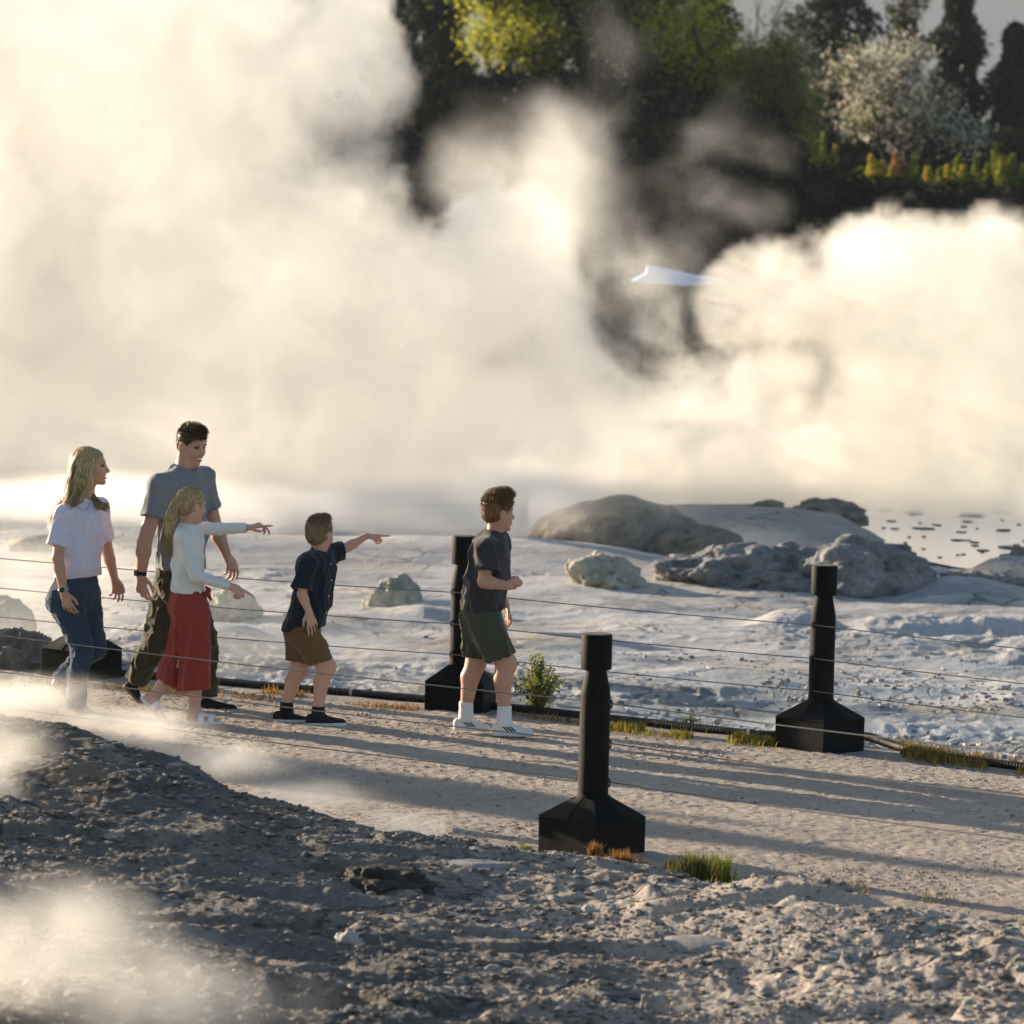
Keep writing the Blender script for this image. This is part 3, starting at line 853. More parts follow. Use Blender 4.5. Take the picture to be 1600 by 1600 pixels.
strip([(430, 1083, 470, 1086), (560, 1104, 660, 1112), (330, 1090, 420, 1096), (800, 1118, 960, 1140), (200, 1080, 300, 1090)], 1000, 'verge_grass', 'dry orange weeds at the path edge behind the boys', .05, (.12, .10, .04), (.45, .2, .05), pz, .05)
strip([(1180, 1392, 1420, 1412), (1400, 1412, 1600, 1470), (1500, 1440, 1640, 1478)], 2600, 'bank_grass', 'sparse yellow grass between the path and the grey bank', .05, (.16, .16, .06), (.36, .28, .12), None, .12)
strip([(60, 1072, 300, 1086)], 500, 'verge_grass', 'dull grass around the bollard base behind the woman', .06, (.08, .08, .03), (.2, .15, .06), pz, .07)

def shrub(c, hgt, wid, n_st, label, cols, leaf=.012, dens=26, name='shrub', m=None, seed=1):
    g = np.random.default_rng(seed)
    root = empty(name, tuple(c), label, 'shrub')
    mb = MB(); cs = []
    for i in range(n_st):
        a = g.uniform(0, 6.28); r_ = g.random() ** .7
        top = np.array([math.cos(a) * wid * r_, math.sin(a) * wid * r_ * .8, hgt * (1 - .45 * r_) * g.uniform(.75, 1.1)])
        q = [np.array([math.cos(a) * .02, math.sin(a) * .02, -.01])]
        for t in (.35, .7, 1):
            q.append(top * np.array([t ** 1.3, t ** 1.3, t]) + g.normal(size=3) * .012 * hgt)
        mb.tube(q, [.004, .0032, .0022, .001], 5)
        for t in g.random(dens):
            t = .18 + .82 * t
            k = min(int(t * 3), 2); f = t * 3 - k
            p = q[k] * (1 - f) + q[k + 1] * f
            cs.append(p + g.normal(size=3) * np.array([.018, .018, .012]) * (1.3 - t) * 1.3)
    mb.build('stem', M_BARK, root)
    cs = np.array(cs)
    foliage('foliage', cs, leaf, m or M_LEAF, colmix(len(cs), *cols, g), root, g, up=.6, elong=1.2)
    return root
sb = gpt(842, 1112, 0)
shrub((sb[0], sb[1], 0), .36, .17, 46, 'yellow green shrub growing beside the boy in white sneakers', ((.10, .14, .03), (.36, .34, .08)), .012, 34, seed=3)
sb = gpt(1066, 1128, 0)
shrub((sb[0] + .05, sb[1] + .15, -.05), .10, .07, 8, 'small weed sprouting behind the pipe near the grey wash', ((.05, .08, .02), (.12, .16, .04)), .01, 14, seed=5)

# ------------------------------------------------------------------ trees on the far bank
def limb_tree(c, hgt, spread, g, lean=(0, 0), levels=4, r0=None, first=.25, fan_=.9, nb=(3, 5), wide=None):
    """tapered trunk with forking limbs; returns the mesh builder and the twig ends"""
    mb = MB(); tips = []
    r0 = r0 or hgt * .022
    def grow(p, d, L_, r_, lv):
        q = [p]; dd = d.copy()
        for i in range(3):
            dd = dd + g.normal(size=3) * .12; dd[2] += .05; dd /= np.linalg.norm(dd)
            q.append(q[-1] + dd * L_ / 3)
        mb.tube(q, [r_, r_ * .86, r_ * .72, r_ * .58], 6 if lv < 2 else 4, caps=False)
        if lv >= levels:
            tips.append(q[-1]); tips.append(q[2]); return
        for i in range(g.integers(*nb)):
            a = g.uniform(0, 6.28)
            o_ = np.array([math.cos(a) * spread, math.sin(a) * spread, g.uniform(-.05, .5)])
            nd = dd * (.8 if lv else .9) + o_ * fan_ * g.uniform(.5, 1)
            nd /= np.linalg.norm(nd)
            k = g.choice([1, 2, 3]) if lv else g.choice([2, 3])
            grow(q[k], nd, L_ * g.uniform(.6, .82), r_ * .55, lv + 1)
    grow(np.array([0, 0, -.3]), np.array([lean[0], lean[1], 1.0]), hgt * first + .3, r0, 0)
    tips = np.array(tips)
    k = hgt / max(np.percentile(tips[:, 2], 97), .1)
    kx = 1.0 if wide is None else wide / max(np.percentile(np.abs(tips[:, 0]), 95), .1)
    sc_ = np.array([kx, (k + kx) / 2, k])
    mb.v = [tuple(np.array(p) * sc_) for p in mb.v]
    return mb, tips * sc_
def tree(px, y, hgt, label, kind, seed, cat='tree', spread=1.0, group=None, leaf=.1, per=26, cols=None, clump=.45, levels=4, first=.25, zoff=0, name=None, wide=None):
    g = np.random.default_rng(seed)
    p = dpt(px, 300, y); p[2] = float(H(p[0], p[1])) - .05 + zoff
    names = {'spring': 'deciduous_tree', 'blossom': 'blossom_tree', 'conifer': 'conifer_tree', 'bush': 'dark_bush', 'bare': 'young_tree'}
    root = empty(name or names[kind], tuple(p), label, cat, group)
    if kind in ('spring', 'blossom', 'bare'):
        mb, tips = limb_tree(p, hgt, spread, g, levels=levels, first=first, wide=wide)
        mb.build('trunk', M_BARK, root, True)
        n = len(tips)
        cs = np.repeat(tips, per, 0) + g.normal(size=(n * per, 3)) * clump * np.repeat(g.uniform(.5, 1.3, n), per)[:, None]
        tone = np.repeat(g.uniform(.6, 1.25, n), per)[:, None]
        col = np.clip(colmix(len(cs), *cols, g) * tone, .002, .9)
        m = M_BLOSSOM if kind == 'blossom' else M_LEAF
        if kind == 'blossom':      # flower clusters over fresh leaves
            k = g.random(len(cs)) < .72
            fc = colmix(len(cs), (.72, .66, .58), (.88, .82, .74), g, .1)
            bunch = np.repeat(g.random(n) < .75, per)
            kk = k & bunch
            foliage('blossom', cs[kk], leaf * .9, M_BLOSSOM, fc[kk], root, g, 0, 1.0)
            foliage('crown', cs[~kk], leaf, M_LEAF, col[~kk], root, g, .3, 1.2)
        else:
            foliage('crown', cs, leaf, m, col, root, g, .3, 1.1)
    elif kind == 'conifer':
        n = int(per); w = spread
        t = g.random(n) ** .75                                   # 0 top .. 1 bottom
        rad = w * (t ** .45) * (1 - .25 * sstep(.85, 1, t))
        a = g.uniform(0, 6.28, n)
        lay = .82 + .25 * np.sin(t * hgt * 3.1 + 2.3 * noise2(np.cos(a) * 2 + seed, np.sin(a) * 2 + t * 9, seed))
        rr = rad * lay * (g.random(n) ** .35) * (.75 + .5 * noise2(np.cos(a) * 3 + seed, np.sin(a) * 3 + t * 7, seed + 1))
        cs = np.stack([np.cos(a) * rr, np.sin(a) * rr, hgt * (1 - t) + .05 * hgt], 1)
        mb = MB(); mb.tube([(0, 0, -.3), (0, 0, hgt * .5), (0, 0, hgt * 1.0)], [hgt * .03, hgt * .018, .02], 8)
        for k in range(60):
            tt_ = g.random(); aa = g.uniform(0, 6.28); R_ = w * (tt_ ** .62) * .8
            mb.tube([(0, 0, hgt * (1 - tt_)), (math.cos(aa) * R_, math.sin(aa) * R_, hgt * (1 - tt_) - R_ * .12)], [.03, .008], 4)
        mb.build('trunk', M_BARK, root, True)
        tone = (.7 + .6 * noise2(a * 3, t * 12, seed))[:, None]
        foliage('crown', cs, leaf, M_NEEDLE, np.clip(colmix(n, *cols, g) * tone, .002, .9), root, g, -.2, 1.5)
    else:   # bush: leafy mass with lobes
        n = int(per); w = spread
        u = g.normal(size=(n, 3)); u /= np.linalg.norm(u, axis=1)[:, None]; u[:, 2] = np.abs(u[:, 2])
        lob = .72 + .5 * noise3(u[:, 0] * 2.1 + seed, u[:, 1] * 2.1, u[:, 2] * 2.1, seed) + .2 * noise3(u[:, 0] * 6, u[:, 1] * 6 + seed, u[:, 2] * 6, seed)
        cs = u * (lob * g.random(n) ** .28)[:, None] * np.array([w, w, hgt])
        mb = MB()
        for k in range(7):
            aa = g.uniform(0, 6.28)
            mb.tube([(0, 0, -.3), (math.cos(aa) * w * .25, math.sin(aa) * w * .25, hgt * .4), (math.cos(aa) * w * .6, math.sin(aa) * w * .6, hgt * .75)], [.07, .045, .012], 5)
        mb.build('trunk', M_BARK, root, True)
        tone = (.6 + .8 * noise3(u[:, 0] * 4, u[:, 1] * 4, u[:, 2] * 4, seed + 2))[:, None]
        foliage('crown', cs, leaf, M_NEEDLE if cols[1][0] < .06 else M_LEAF, np.clip(colmix(n, *cols, g) * tone, .002, .9), root, g, .2, 1.2)
    return root
DKC = ((.012, .017, .012), (.03, .036, .022))
DKW = ((.02, .025, .014), (.06, .06, .03))
SPR = ((.26, .30, .025), (.62, .58, .07))
BLS = ((.07, .09, .03), (.2, .2, .07))
# conifers in the back row
tree(1297, 150, 11.5, 'tall dark conifer rising behind the blossom tree, cut by the upper edge', 'conifer', 201, spread=2.1, leaf=.11, per=11000, cols=DKC, name='conifer_tree')
tree(1492, 150, 7.6, 'tall rounded dark cypress just right of the blossom tree', 'conifer', 203, spread=1.75, leaf=.10, per=11000, cols=DKC, name='cypress_tree')
tree(1578, 146, 6.0, 'shorter dark pointed cypress at the corner beside the tall rounded one', 'conifer', 205, spread=1.6, leaf=.10, per=9000, cols=DKC, name='cypress_tree')
tree(1650, 148, 7.0, 'dark cypress half outside the frame past the pointed one', 'conifer', 206, spread=1.6, leaf=.11, per=6000, cols=DKC, name='cypress_tree')
tree(1405, 158, 9.2, 'brownish feathery conifer between the two tall dark ones', 'conifer', 207, spread=1.7, leaf=.12, per=2600, cols=((.06, .055, .03), (.12, .10, .05)), name='conifer_tree')
tree(1105, 146, 8.2, 'dark conifer tip behind the yellow green tree', 'conifer', 209, spread=1.3, leaf=.11, per=5000, cols=DKC, name='conifer_tree')
tree(688, 138, 6.4, 'dark shaggy evergreen beside the steam column', 'conifer', 211, spread=1.35, leaf=.11, per=9000, cols=DKW, name='evergreen_tree')
tree(615, 142, 6.2, 'dark evergreen mostly hidden by the tallest steam', 'conifer', 213, spread=1.3, leaf=.11, per=5000, cols=DKW, name='evergreen_tree')
# spring trees
tree(900, 119.5, 5.7, 'big spreading spring tree with lime leaves and dark limbs showing', 'spring', 221, spread=1.25, leaf=.05, per=11, cols=SPR, clump=.24, levels=5, first=.14, zoff=-.2, wide=3.2)
tree(765, 119, 4.5, 'bushy yellow spring tree next to the dark shaggy evergreen', 'spring', 223, spread=1.1, leaf=.055, per=9, cols=SPR, clump=.27, levels=5, first=.10, wide=1.9)
tree(1075, 117.5, 4.0, 'dense lime green tree on top of the dark slope', 'spring', 225, spread=1.15, leaf=.055, per=11, cols=SPR, clump=.29, levels=5, first=.08, zoff=-.4, wide=1.9)
tree(985, 119, 5.2, 'pale lime tree filling the gap behind the big spreading one', 'spring', 226, spread=1.1, leaf=.06, per=8, cols=((.16, .2, .03), (.42, .44, .08)), clump=.3, levels=5, first=.10, wide=1.8)
tree(835, 119.5, 5.3, 'golden green tree behind the bushy yellow one', 'spring', 228, spread=1.1, leaf=.065, per=8, cols=SPR, clump=.4, levels=5, first=.10, wide=1.8)
tree(1160, 117.5, 3.6, 'small pale olive tree to the side of the blossom tree', 'spring', 227, spread=1.0, leaf=.055, per=11, cols=((.16, .18, .04), (.36, .36, .10)), clump=.34, levels=5, first=.09, zoff=-.3, wide=1.4)
tree(1170, 130, 5.2, 'thin nearly bare young tree against the grey sky', 'bare', 229, spread=.8, leaf=.05, per=2, cols=((.3, .28, .12), (.5, .45, .2)), clump=.18, levels=3, first=.3, wide=1.0)
tree(1250, 117.8, 3.3, 'olive green small tree leaning into the blossom tree', 'spring', 231, spread=1.05, leaf=.055, per=11, cols=((.12, .14, .04), (.30, .30, .09)), clump=.32, levels=5, first=.09, wide=1.3)
tree(1385, 125, 4.2, 'white blossom tree in flower above the dark bank', 'blossom', 233, spread=1.5, leaf=.06, per=13, cols=BLS, clump=.26, levels=5, first=.10, wide=2.35)
# dark bushes on and under the crest
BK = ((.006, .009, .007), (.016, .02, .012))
bl = [(985, 118, 2.7, 2.0, 'black rounded bush under the big spring tree', 241),
      (890, 118, 1.9, 1.8, 'dark bush at the foot of the big spring tree', 242),
      (1060, 118, 2.2, 1.5, 'black bush below the dense lime tree', 243),
      (1135, 117, 1.9, 1.5, 'black bush stepping down the slope below the olive tree', 244),
      (1190, 117, 1.2, 1.2, 'smaller black bush where the slope meets the flower row', 245),
      (760, 117, 1.6, 1.9, 'dark bush behind the thin grey steam', 246),
      (690, 118, 1.7, 1.6, 'dark bush below the shaggy evergreen', 247),
      (1000, 110, 2.6, 2.2, 'black bush half way down the slope behind the steam', 248),
      (1110, 108, 2.2, 2.3, 'black bush low on the slope above the blue roof', 249),
      (900, 108, 3.0, 2.4, 'dark bush behind the edge of the white steam', 250),
      (1250, 107, 2.2, 2.4, 'black bush low on the slope in the middle', 251),
      (1400, 108, 2.0, 2.6, 'black bush low on the slope above the second steam cloud', 252),
      (1540, 107, 2.3, 2.4, 'black bush low on the slope at the far side', 253),
      (1330, 128, 1.3, 2.1, 'dark bush behind the foot of the blossom tree', 254),
      (1460, 128, 1.5, 2.3, 'dark bush under the tall rounded cypress', 255),
      (1580, 130, 2.0, 2.2, 'dark bush under the pointed cypress', 256)]
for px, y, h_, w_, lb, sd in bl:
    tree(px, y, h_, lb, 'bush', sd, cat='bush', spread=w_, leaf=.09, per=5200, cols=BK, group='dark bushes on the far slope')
tree(1030, 98, 2.0, 'green bush showing through the gap between the steam clouds', 'bush', 261, cat='bush', spread=1.4, leaf=.06, per=6000, cols=((.02, .035, .012), (.06, .085, .025)), zoff=.6)
tree(1090, 97, 1.5, 'dull green bush low in the gap between the steam clouds', 'bush', 262, cat='bush', spread=1.5, leaf=.06, per=5000, cols=((.03, .04, .02), (.08, .09, .04)), zoff=.0)
tree(1620, 96, 2.6, 'brown-green bush beside the second steam cloud at the frame edge', 'bush', 263, cat='bush', spread=1.4, leaf=.07, per=4500, cols=((.03, .03, .015), (.10, .07, .03)), zoff=.4)
tree(-30, 100, 5.0, 'olive bush seen faintly at the frame edge through the tallest steam', 'bush', 264, cat='bush', spread=2.2, leaf=.08, per=6000, cols=((.10, .10, .04), (.22, .19, .08)), zoff=1.0)
tree(-1700, 30.3, 4.0, 'dense evergreen standing beyond the frame edge whose shade falls across the path', 'bush', 271, cat='tree', spread=.62, leaf=.05, per=30000, cols=DKW, name='evergreen_tree')  # unseen tree, added to throw the broad shadow band over the path
# thick dark scrub clothing the slope
g = np.random.default_rng(77)
n = 60000
yy = g.uniform(97, 121, n); xx = g.uniform(-.16, .16, n) * yy
zz = H(xx, yy) + g.random(n) ** 2 * .5 * (.4 + noise2(xx * .8, yy * .8, 4)) - .05
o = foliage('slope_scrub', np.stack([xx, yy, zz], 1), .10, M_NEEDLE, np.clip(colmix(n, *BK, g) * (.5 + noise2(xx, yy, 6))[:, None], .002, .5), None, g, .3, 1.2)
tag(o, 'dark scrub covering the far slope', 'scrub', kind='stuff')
# sunlit row of plants along the crest
g = np.random.default_rng(78)
row = []
for i, px in enumerate(np.linspace(1196, 1640, 40)):
    y = 121.2 + g.uniform(-.5, .5)
    row.append((px + g.uniform(-5, 5), y))
rp = None
ROWL = ['lime', 'golden', 'russet', 'pale green']
RC = [((.16, .22, .03), (.42, .42, .05)), ((.40, .34, .04), (.62, .52, .07)), ((.28, .15, .05), (.40, .22, .08)), ((.12, .18, .03), (.30, .32, .06))]
desc = ['spiky', 'rounded', 'leaning', 'wispy', 'tall', 'low', 'broad', 'thin']
for i, (px, y) in enumerate(row):
    k = 2 if i in (0, 4, 5, 18) else int(g.choice([0, 1, 1, 3, 0]))
    h_ = g.uniform(.55, 1.35) * (1.35 if i in (8, 22, 31, 39, 38) else 1)
    p = dpt(px, 300, y); p[2] = float(H(p[0], p[1])) - .02
    n = 420
    t = g.random(n)
    cs = np.stack([np.clip(g.normal(size=n), -1.5, 1.5) * .12 * (1.25 - t), np.clip(g.normal(size=n), -1.5, 1.5) * .12 * (1.25 - t), t * h_], 1)
    ax_ = np.linspace(0, .92 * h_, 24); cs = np.concatenate([cs, np.stack([ax_ * 0, ax_ * 0, ax_], 1)]); n = len(cs)
    o = foliage('border_plant', cs, .05, M_LEAF, colmix(n, *RC[k], g), None, g, .4, 1.6)
    o.location = p
    nth = ['first', 'second', 'third', 'fourth', 'fifth', 'sixth', 'seventh', 'eighth', 'ninth', 'tenth', 'eleventh', 'twelfth', 'thirteenth', 'fourteenth', 'fifteenth', 'sixteenth', 'seventeenth', 'eighteenth', 'nineteenth', 'twentieth']
    j = nth[i] if i < 20 else nth[39 - i]
    tag(o, f'{ROWL[k]} sunlit plant, {j} from the {"steam-side start" if i < 20 else "outer end"} of the row on the crest', 'plant', 'sunlit plants in a row along the crest')
# dead branch threads hanging in front of the slope
# pale blue roof of a shelter beyond the steam
bp = dpt(1060, 434, 84)
root = empty('shelter', (bp[0], bp[1], float(H(bp[0], bp[1], False))), 'pale blue pointed shelter roof seen between the two steam clouds', 'shelter')
zt = bp[2] - root.location[2]
s84 = FPX / 84
m = MB()
def rp_(dx, dz, y): return ((dx) / s84, y, zt - dz / s84)
ov = [(-74, 7), (-52, -4), (-50, -16), (-10, -9), (30, -2), (76, 2), (74, 5), (10, 11), (-50, 9)]
vs = [rp_(a, b, -.6) for a, b in ov] + [rp_(a * .96, b - 1.5, .8) for a, b in ov]
k = len(ov)
m.add(vs, [tuple(range(k)), tuple(reversed(range(k, 2 * k)))] + [(i, i + k, (i + 1) % k + k, (i + 1) % k) for i in range(k)])
m.build('roof', mat('pale_blue_roof', (.36, .56, .90), .45, .5), root)
for dx in (-45, 0, 45):
    m = MB(); m.tube([(dx / s84, .1, 0), (dx / s84, .1, zt - .02)], .03, 8); m.build('post', M_BLACK, root)

# ------------------------------------------------------------------ figures: smooth-blended bodies and clothes, meshed from a distance field
class Body:
    def __init__(s, vox=.006, k=.02): s.vox, s.k, s.prims = vox, k, []
    def cone(s, a, b, ra, rb, k=None, n=None, f=1.0, cut=False):
        """tapered limb from a to b; n,f flatten it along n by factor f"""
        s.prims.append(('c', np.array(a, float), np.array(b, float), float(ra), float(rb), None if n is None else np.array(n, float) / np.linalg.norm(n), f, s.k if k is None else k, cut)); return s
    def chain(s, pts, rs, **kw):
        for i in range(len(pts) - 1): s.cone(pts[i], pts[i + 1], rs[i], rs[i + 1], **kw)
        return s
    def ell(s, c, r, M=None, k=None, cut=False):
        s.prims.append(('e', np.array(c, float), np.array(r, float), np.eye(3) if M is None else np.array(M, float), s.k if k is None else k, cut)); return s
    def plane(s, p, n, lim=None):
        """cut away everything on the side n points to; lim=(centre, radius) keeps the cut local"""
        s.prims.append(('p', np.array(p, float), np.array(n, float) / np.linalg.norm(n), lim)); return s
    def mesh(s, name, mat_, parent=None, wrinkle=None, smooth=1):
        lo = np.full(3, 1e9); hi = -lo
        for q in s.prims:
            if q[0] == 'c' and not q[8]:
                r = max(q[3], q[4]) * max(1, q[6]) + .012
                lo = np.minimum(lo, np.minimum(q[1], q[2]) - r); hi = np.maximum(hi, np.maximum(q[1], q[2]) + r)
            elif q[0] == 'e' and not q[5]:
                r = q[2].max() + .012
                lo = np.minimum(lo, q[1] - r); hi = np.maximum(hi, q[1] + r)
        h = s.vox
        n = np.ceil((hi - lo) / h).astype(int) + 2
        F = np.full(n, .2, np.float32)
        ax = [lo[i] + h * np.arange(n[i]) for i in range(3)]
        for q in s.prims:
            if q[0] == 'p':
                _, p, nn, lim = q
                if lim is None: sl_ = tuple(slice(0, n[i]) for i in range(3))
                else:
                    a0 = np.clip(((lim[0] - lim[1] - lo) / h).astype(int), 0, n); a1 = np.clip(((np.array(lim[0]) + lim[1] - lo) / h).astype(int) + 1, 0, n)
                    sl_ = tuple(slice(a0[i], a1[i]) for i in range(3))
                X, Y, Z = np.meshgrid(*[ax[i][sl_[i]] for i in range(3)], indexing='ij', sparse=True)
                d = (X - p[0]) * nn[0] + (Y - p[1]) * nn[1] + (Z - p[2]) * nn[2]
                if lim is not None:
                    dd = np.sqrt((X - lim[0][0]) ** 2 + (Y - lim[0][1]) ** 2 + (Z - lim[0][2]) ** 2) - lim[1] + .01
                    d = np.minimum(d, -dd)
                F[sl_] = np.maximum(F[sl_], d)
                continue
            if q[0] == 'c': c0, c1 = np.minimum(q[1], q[2]), np.maximum(q[1], q[2]); r = max(q[3], q[4]) * max(1, q[6]); k, cut = q[7], q[8]
            else: c0 = c1 = q[1]; r = q[2].max(); k, cut = q[4], q[5]
            m_ = r + k + .03
            a0 = np.clip(((c0 - m_ - lo) / h).astype(int), 0, n); a1 = np.clip(((c1 + m_ - lo) / h).astype(int) + 1, 0, n)
            if np.any(a1 <= a0): continue
            sl_ = tuple(slice(a0[i], a1[i]) for i in range(3))
            X, Y, Z = np.meshgrid(*[ax[i][sl_[i]].astype(np.float32) for i in range(3)], indexing='ij')
            if q[0] == 'c':
                a, b, ra, rb, nn, f = q[1:7]
                ab = b - a; L2 = max(ab @ ab, 1e-9)
                t = np.clip(((X - a[0]) * ab[0] + (Y - a[1]) * ab[1] + (Z - a[2]) * ab[2]) / L2, 0, 1)
                vx, vy, vz = X - a[0] - t * ab[0], Y - a[1] - t * ab[1], Z - a[2] - t * ab[2]
                if nn is not None:
                    dn = (vx * nn[0] + vy * nn[1] + vz * nn[2]) * (1 - 1 / f)
                    vx, vy, vz = vx - dn * nn[0], vy - dn * nn[1], vz - dn * nn[2]
                d = np.sqrt(vx * vx + vy * vy + vz * vz) - (ra + (rb - ra) * t)
            else:
                c_, r_, M_ = q[1:4]
                P = np.stack([X - c_[0], Y - c_[1], Z - c_[2]], -1) @ M_.T.astype(np.float32)   # rows of M_ are the axes
                ln = np.sqrt(((P / r_) ** 2).sum(-1))
                d = (ln - 1) * r_.min() if r_.max() / r_.min() > 3 else (ln - 1) * ln / np.maximum(np.sqrt(((P / r_ ** 2) ** 2).sum(-1)), 1e-6)
            cur = F[sl_]
            if cut:
                d = -d
                F[sl_] = np.maximum(cur, d) if k < 1e-4 else np.maximum(cur, d) + np.clip(k - np.abs(cur - d), 0, None) ** 2 / (4 * k)
            else:
                F[sl_] = np.minimum(cur, d) - (np.clip(k - np.abs(cur - d), 0, None) ** 2 / (4 * k) if k > 1e-4 else 0)
        V, Q = surface_nets(F, lo, h)
        if smooth:
            V = relax(V, Q, smooth)
        if wrinkle is not None:
            V = wrinkle(V, Q)
        return mesh_obj(name, V, Q, mat_, parent)
def surface_nets(F, lo, h):
    F = F.astype(np.float32)
    ins = F < 0
    nx, ny, nz = F.shape
    s = np.zeros((nx - 1, ny - 1, nz - 1), np.int8)
    cs = [(i, j, k) for i in (0, 1) for j in (0, 1) for k in (0, 1)]
    for i, j, k in cs: s += ins[i:nx - 1 + i, j:ny - 1 + j, k:nz - 1 + k]
    act = (s > 0) & (s < 8)
    ci = np.argwhere(act)
    vid = np.full(act.shape, -1, np.int64); vid[act] = np.arange(len(ci))
    acc = np.zeros((len(ci), 3)); cnt = np.zeros(len(ci))
    def fv(o): return F[ci[:, 0] + o[0], ci[:, 1] + o[1], ci[:, 2] + o[2]]
    for a in cs:
        for ax_ in range(3):
            if a[ax_] == 1: continue
            b = list(a); b[ax_] = 1
            fa, fb = fv(a), fv(b)
            m = (fa < 0) != (fb < 0)
            t = np.where(m, fa / np.where(m, fa - fb, 1), 0)
            p = np.array(a, float)[None] + t[:, None] * (np.array(b) - np.array(a))[None]
            acc[m] += p[m]; cnt[m] += 1
    V = (ci + acc / cnt[:, None]) * h + lo
    Q = []
    for ax_ in range(3):
        o = [1, 1, 1]; o[ax_] = 0
        sl0 = [slice(1, None) if i != ax_ else slice(0, -1) for i in range(3)]
        A = ins[tuple(slice(1, d - 1) if i != ax_ else slice(0, d - 1) for i, d in enumerate(F.shape))]
        B = ins[tuple(slice(1, d - 1) if i != ax_ else slice(1, d) for i, d in enumerate(F.shape))]
        e = np.argwhere(A != B)
        flip = A[tuple(e.T)]
        base = e.copy()
        for i in range(3):
            if i != ax_: base[:, i] += 1
        u, w = [i for i in range(3) if i != ax_]
        def at(du, dw):
            c_ = base.copy(); c_[:, u] += du; c_[:, w] += dw
            return vid[tuple(c_.T)]
        q = np.stack([at(-1, -1), at(0, -1), at(0, 0), at(-1, 0)], 1)
        fl = flip if ax_ != 1 else ~flip
        q[~fl] = q[~fl][:, ::-1]
        Q.append(q)
    Q = np.concatenate(Q)
    return V, Q[(Q >= 0).all(1)]
def relax(V, Q, it, w=.5):
    for _ in range(it):
        S = np.zeros_like(V); C = np.zeros(len(V))
        for a, b in ((0, 1), (1, 2), (2, 3), (3, 0)):
            for i, j in ((a, b), (b, a)):
                for d in range(3): S[:, d] += np.bincount(Q[:, i], V[Q[:, j], d], len(V))
                C += np.bincount(Q[:, i], minlength=len(V))
        V = V * (1 - w) + w * S / np.maximum(C, 1)[:, None]
    return V
def normals(V, Q):
    n = np.cross(V[Q[:, 2]] - V[Q[:, 0]], V[Q[:, 3]] - V[Q[:, 1]])
    N = np.zeros_like(V)
    for i in range(4):
        for d in range(3): N[:, d] += np.bincount(Q[:, i], n[:, d], len(V))
    return N / np.maximum(np.linalg.norm(N, axis=1), 1e-9)[:, None]
def folds(amp=.006, sc=9, dirn=(0, 0, 1), seed=1, aniso=3.0, fine=.0015, zf=None):
    """cloth folds: creases running mostly along dirn"""
    dv = np.array(dirn, float); dv /= np.linalg.norm(dv)
    def fn(V, Q):
        N = normals(V, Q)
        N[:, 2] *= .25 if abs(dv[2]) > .5 else 1
        P = V - (V @ dv)[:, None] * dv * (1 - 1 / aniso)
        P = P * sc
        w = noise3(P[:, 0] * .6 + seed, P[:, 1] * .6, P[:, 2] * .6, seed + 5)
        r = 1 - np.abs(noise3(P[:, 0] + seed * 3.1 + w, P[:, 1] + w, P[:, 2], seed) * 2 - 1)
        r2 = 1 - np.abs(noise3(P[:, 0] * 2.1 + seed, P[:, 1] * 2.1 + 2 * w, P[:, 2] * 2.1, seed + 1) * 2 - 1)
        d = amp * ((r ** 4 - .25) + .45 * (r2 ** 3 - .3))
        if zf is not None: d = d * zf(V)
        return V + N * d[:, None]
    return fn
def strands(amp=.004, sc=120, dirn=(0, 0, 1), seed=1, aniso=14):
    dv = np.array(dirn, float); dv /= np.linalg.norm(dv)
    def fn(V, Q):
        N = normals(V, Q)
        P = (V - (V @ dv)[:, None] * dv * (1 - 1 / aniso)) * sc
        r = noise3(P[:, 0] + seed, P[:, 1], P[:, 2], seed) * 2 - 1 + .8 * (noise3(P[:, 0] * .4, P[:, 1] * .4, P[:, 2] * .4 + seed, seed + 3) * 2 - 1)
        return V + N * (amp * r)[:, None]
    return fn
def unit(v): v = np.array(v, float); return v / np.linalg.norm(v)

SKIN_A = mat('skin_fair', (.62, .36, .265), .5, .4, noise=(30, .06, 3), sub=(.12, .01))
SKIN_B = mat('skin_tanned', (.54, .295, .205), .5, .4, noise=(30, .06, 3), sub=(.12, .01))
M_EYE = mat('eye', (.03, .02, .018), .3, .5)
M_BROW = mat('eyebrow', (.06, .04, .025), .8)
M_LIP = mat('lips', (.40, .12, .10), .45)
M_TEETH = mat('teeth', (.8, .78, .72), .3)
def hair_mat(name, col, col2):
    m = mat(name, col, .45, .5, noise=[(60, .25, 4)], bump=[(140, .5, .002)])
    n = m.node_tree
    # long streaks along the fall of the hair
    tc = n.nodes.new('ShaderNodeTexCoord'); mp = n.nodes.new('ShaderNodeMapping'); mp.inputs['Scale'].default_value = (150, 150, 9)
    tx = n.nodes.new('ShaderNodeTexNoise'); tx.inputs['Scale'].default_value = 1; tx.inputs['Detail'].default_value = 3
    cr = n.nodes.new('ShaderNodeValToRGB')
    cr.color_ramp.elements[0].position = .35; cr.color_ramp.elements[0].color = (*col, 1)
    cr.color_ramp.elements[1].position = .68; cr.color_ramp.elements[1].color = (*col2, 1)
    n.links.new(tc.outputs['Object'], mp.inputs[0]); n.links.new(mp.outputs[0], tx.inputs[0]); n.links.new(tx.outputs[0], cr.inputs[0])
    b = n.nodes['Principled BSDF']
    n.links.new(cr.outputs[0], b.inputs['Base Color'])
    t = n.nodes.new('ShaderNodeBsdfTranslucent'); mx = n.nodes.new('ShaderNodeMixShader'); mx.inputs[0].default_value = .3
    n.links.new(cr.outputs[0], t.inputs[0]); n.links.new(b.outputs[0], mx.inputs[1]); n.links.new(t.outputs[0], mx.inputs[2])
    n.links.new(mx.outputs[0], n.nodes['Material Output'].inputs['Surface'])
    return m
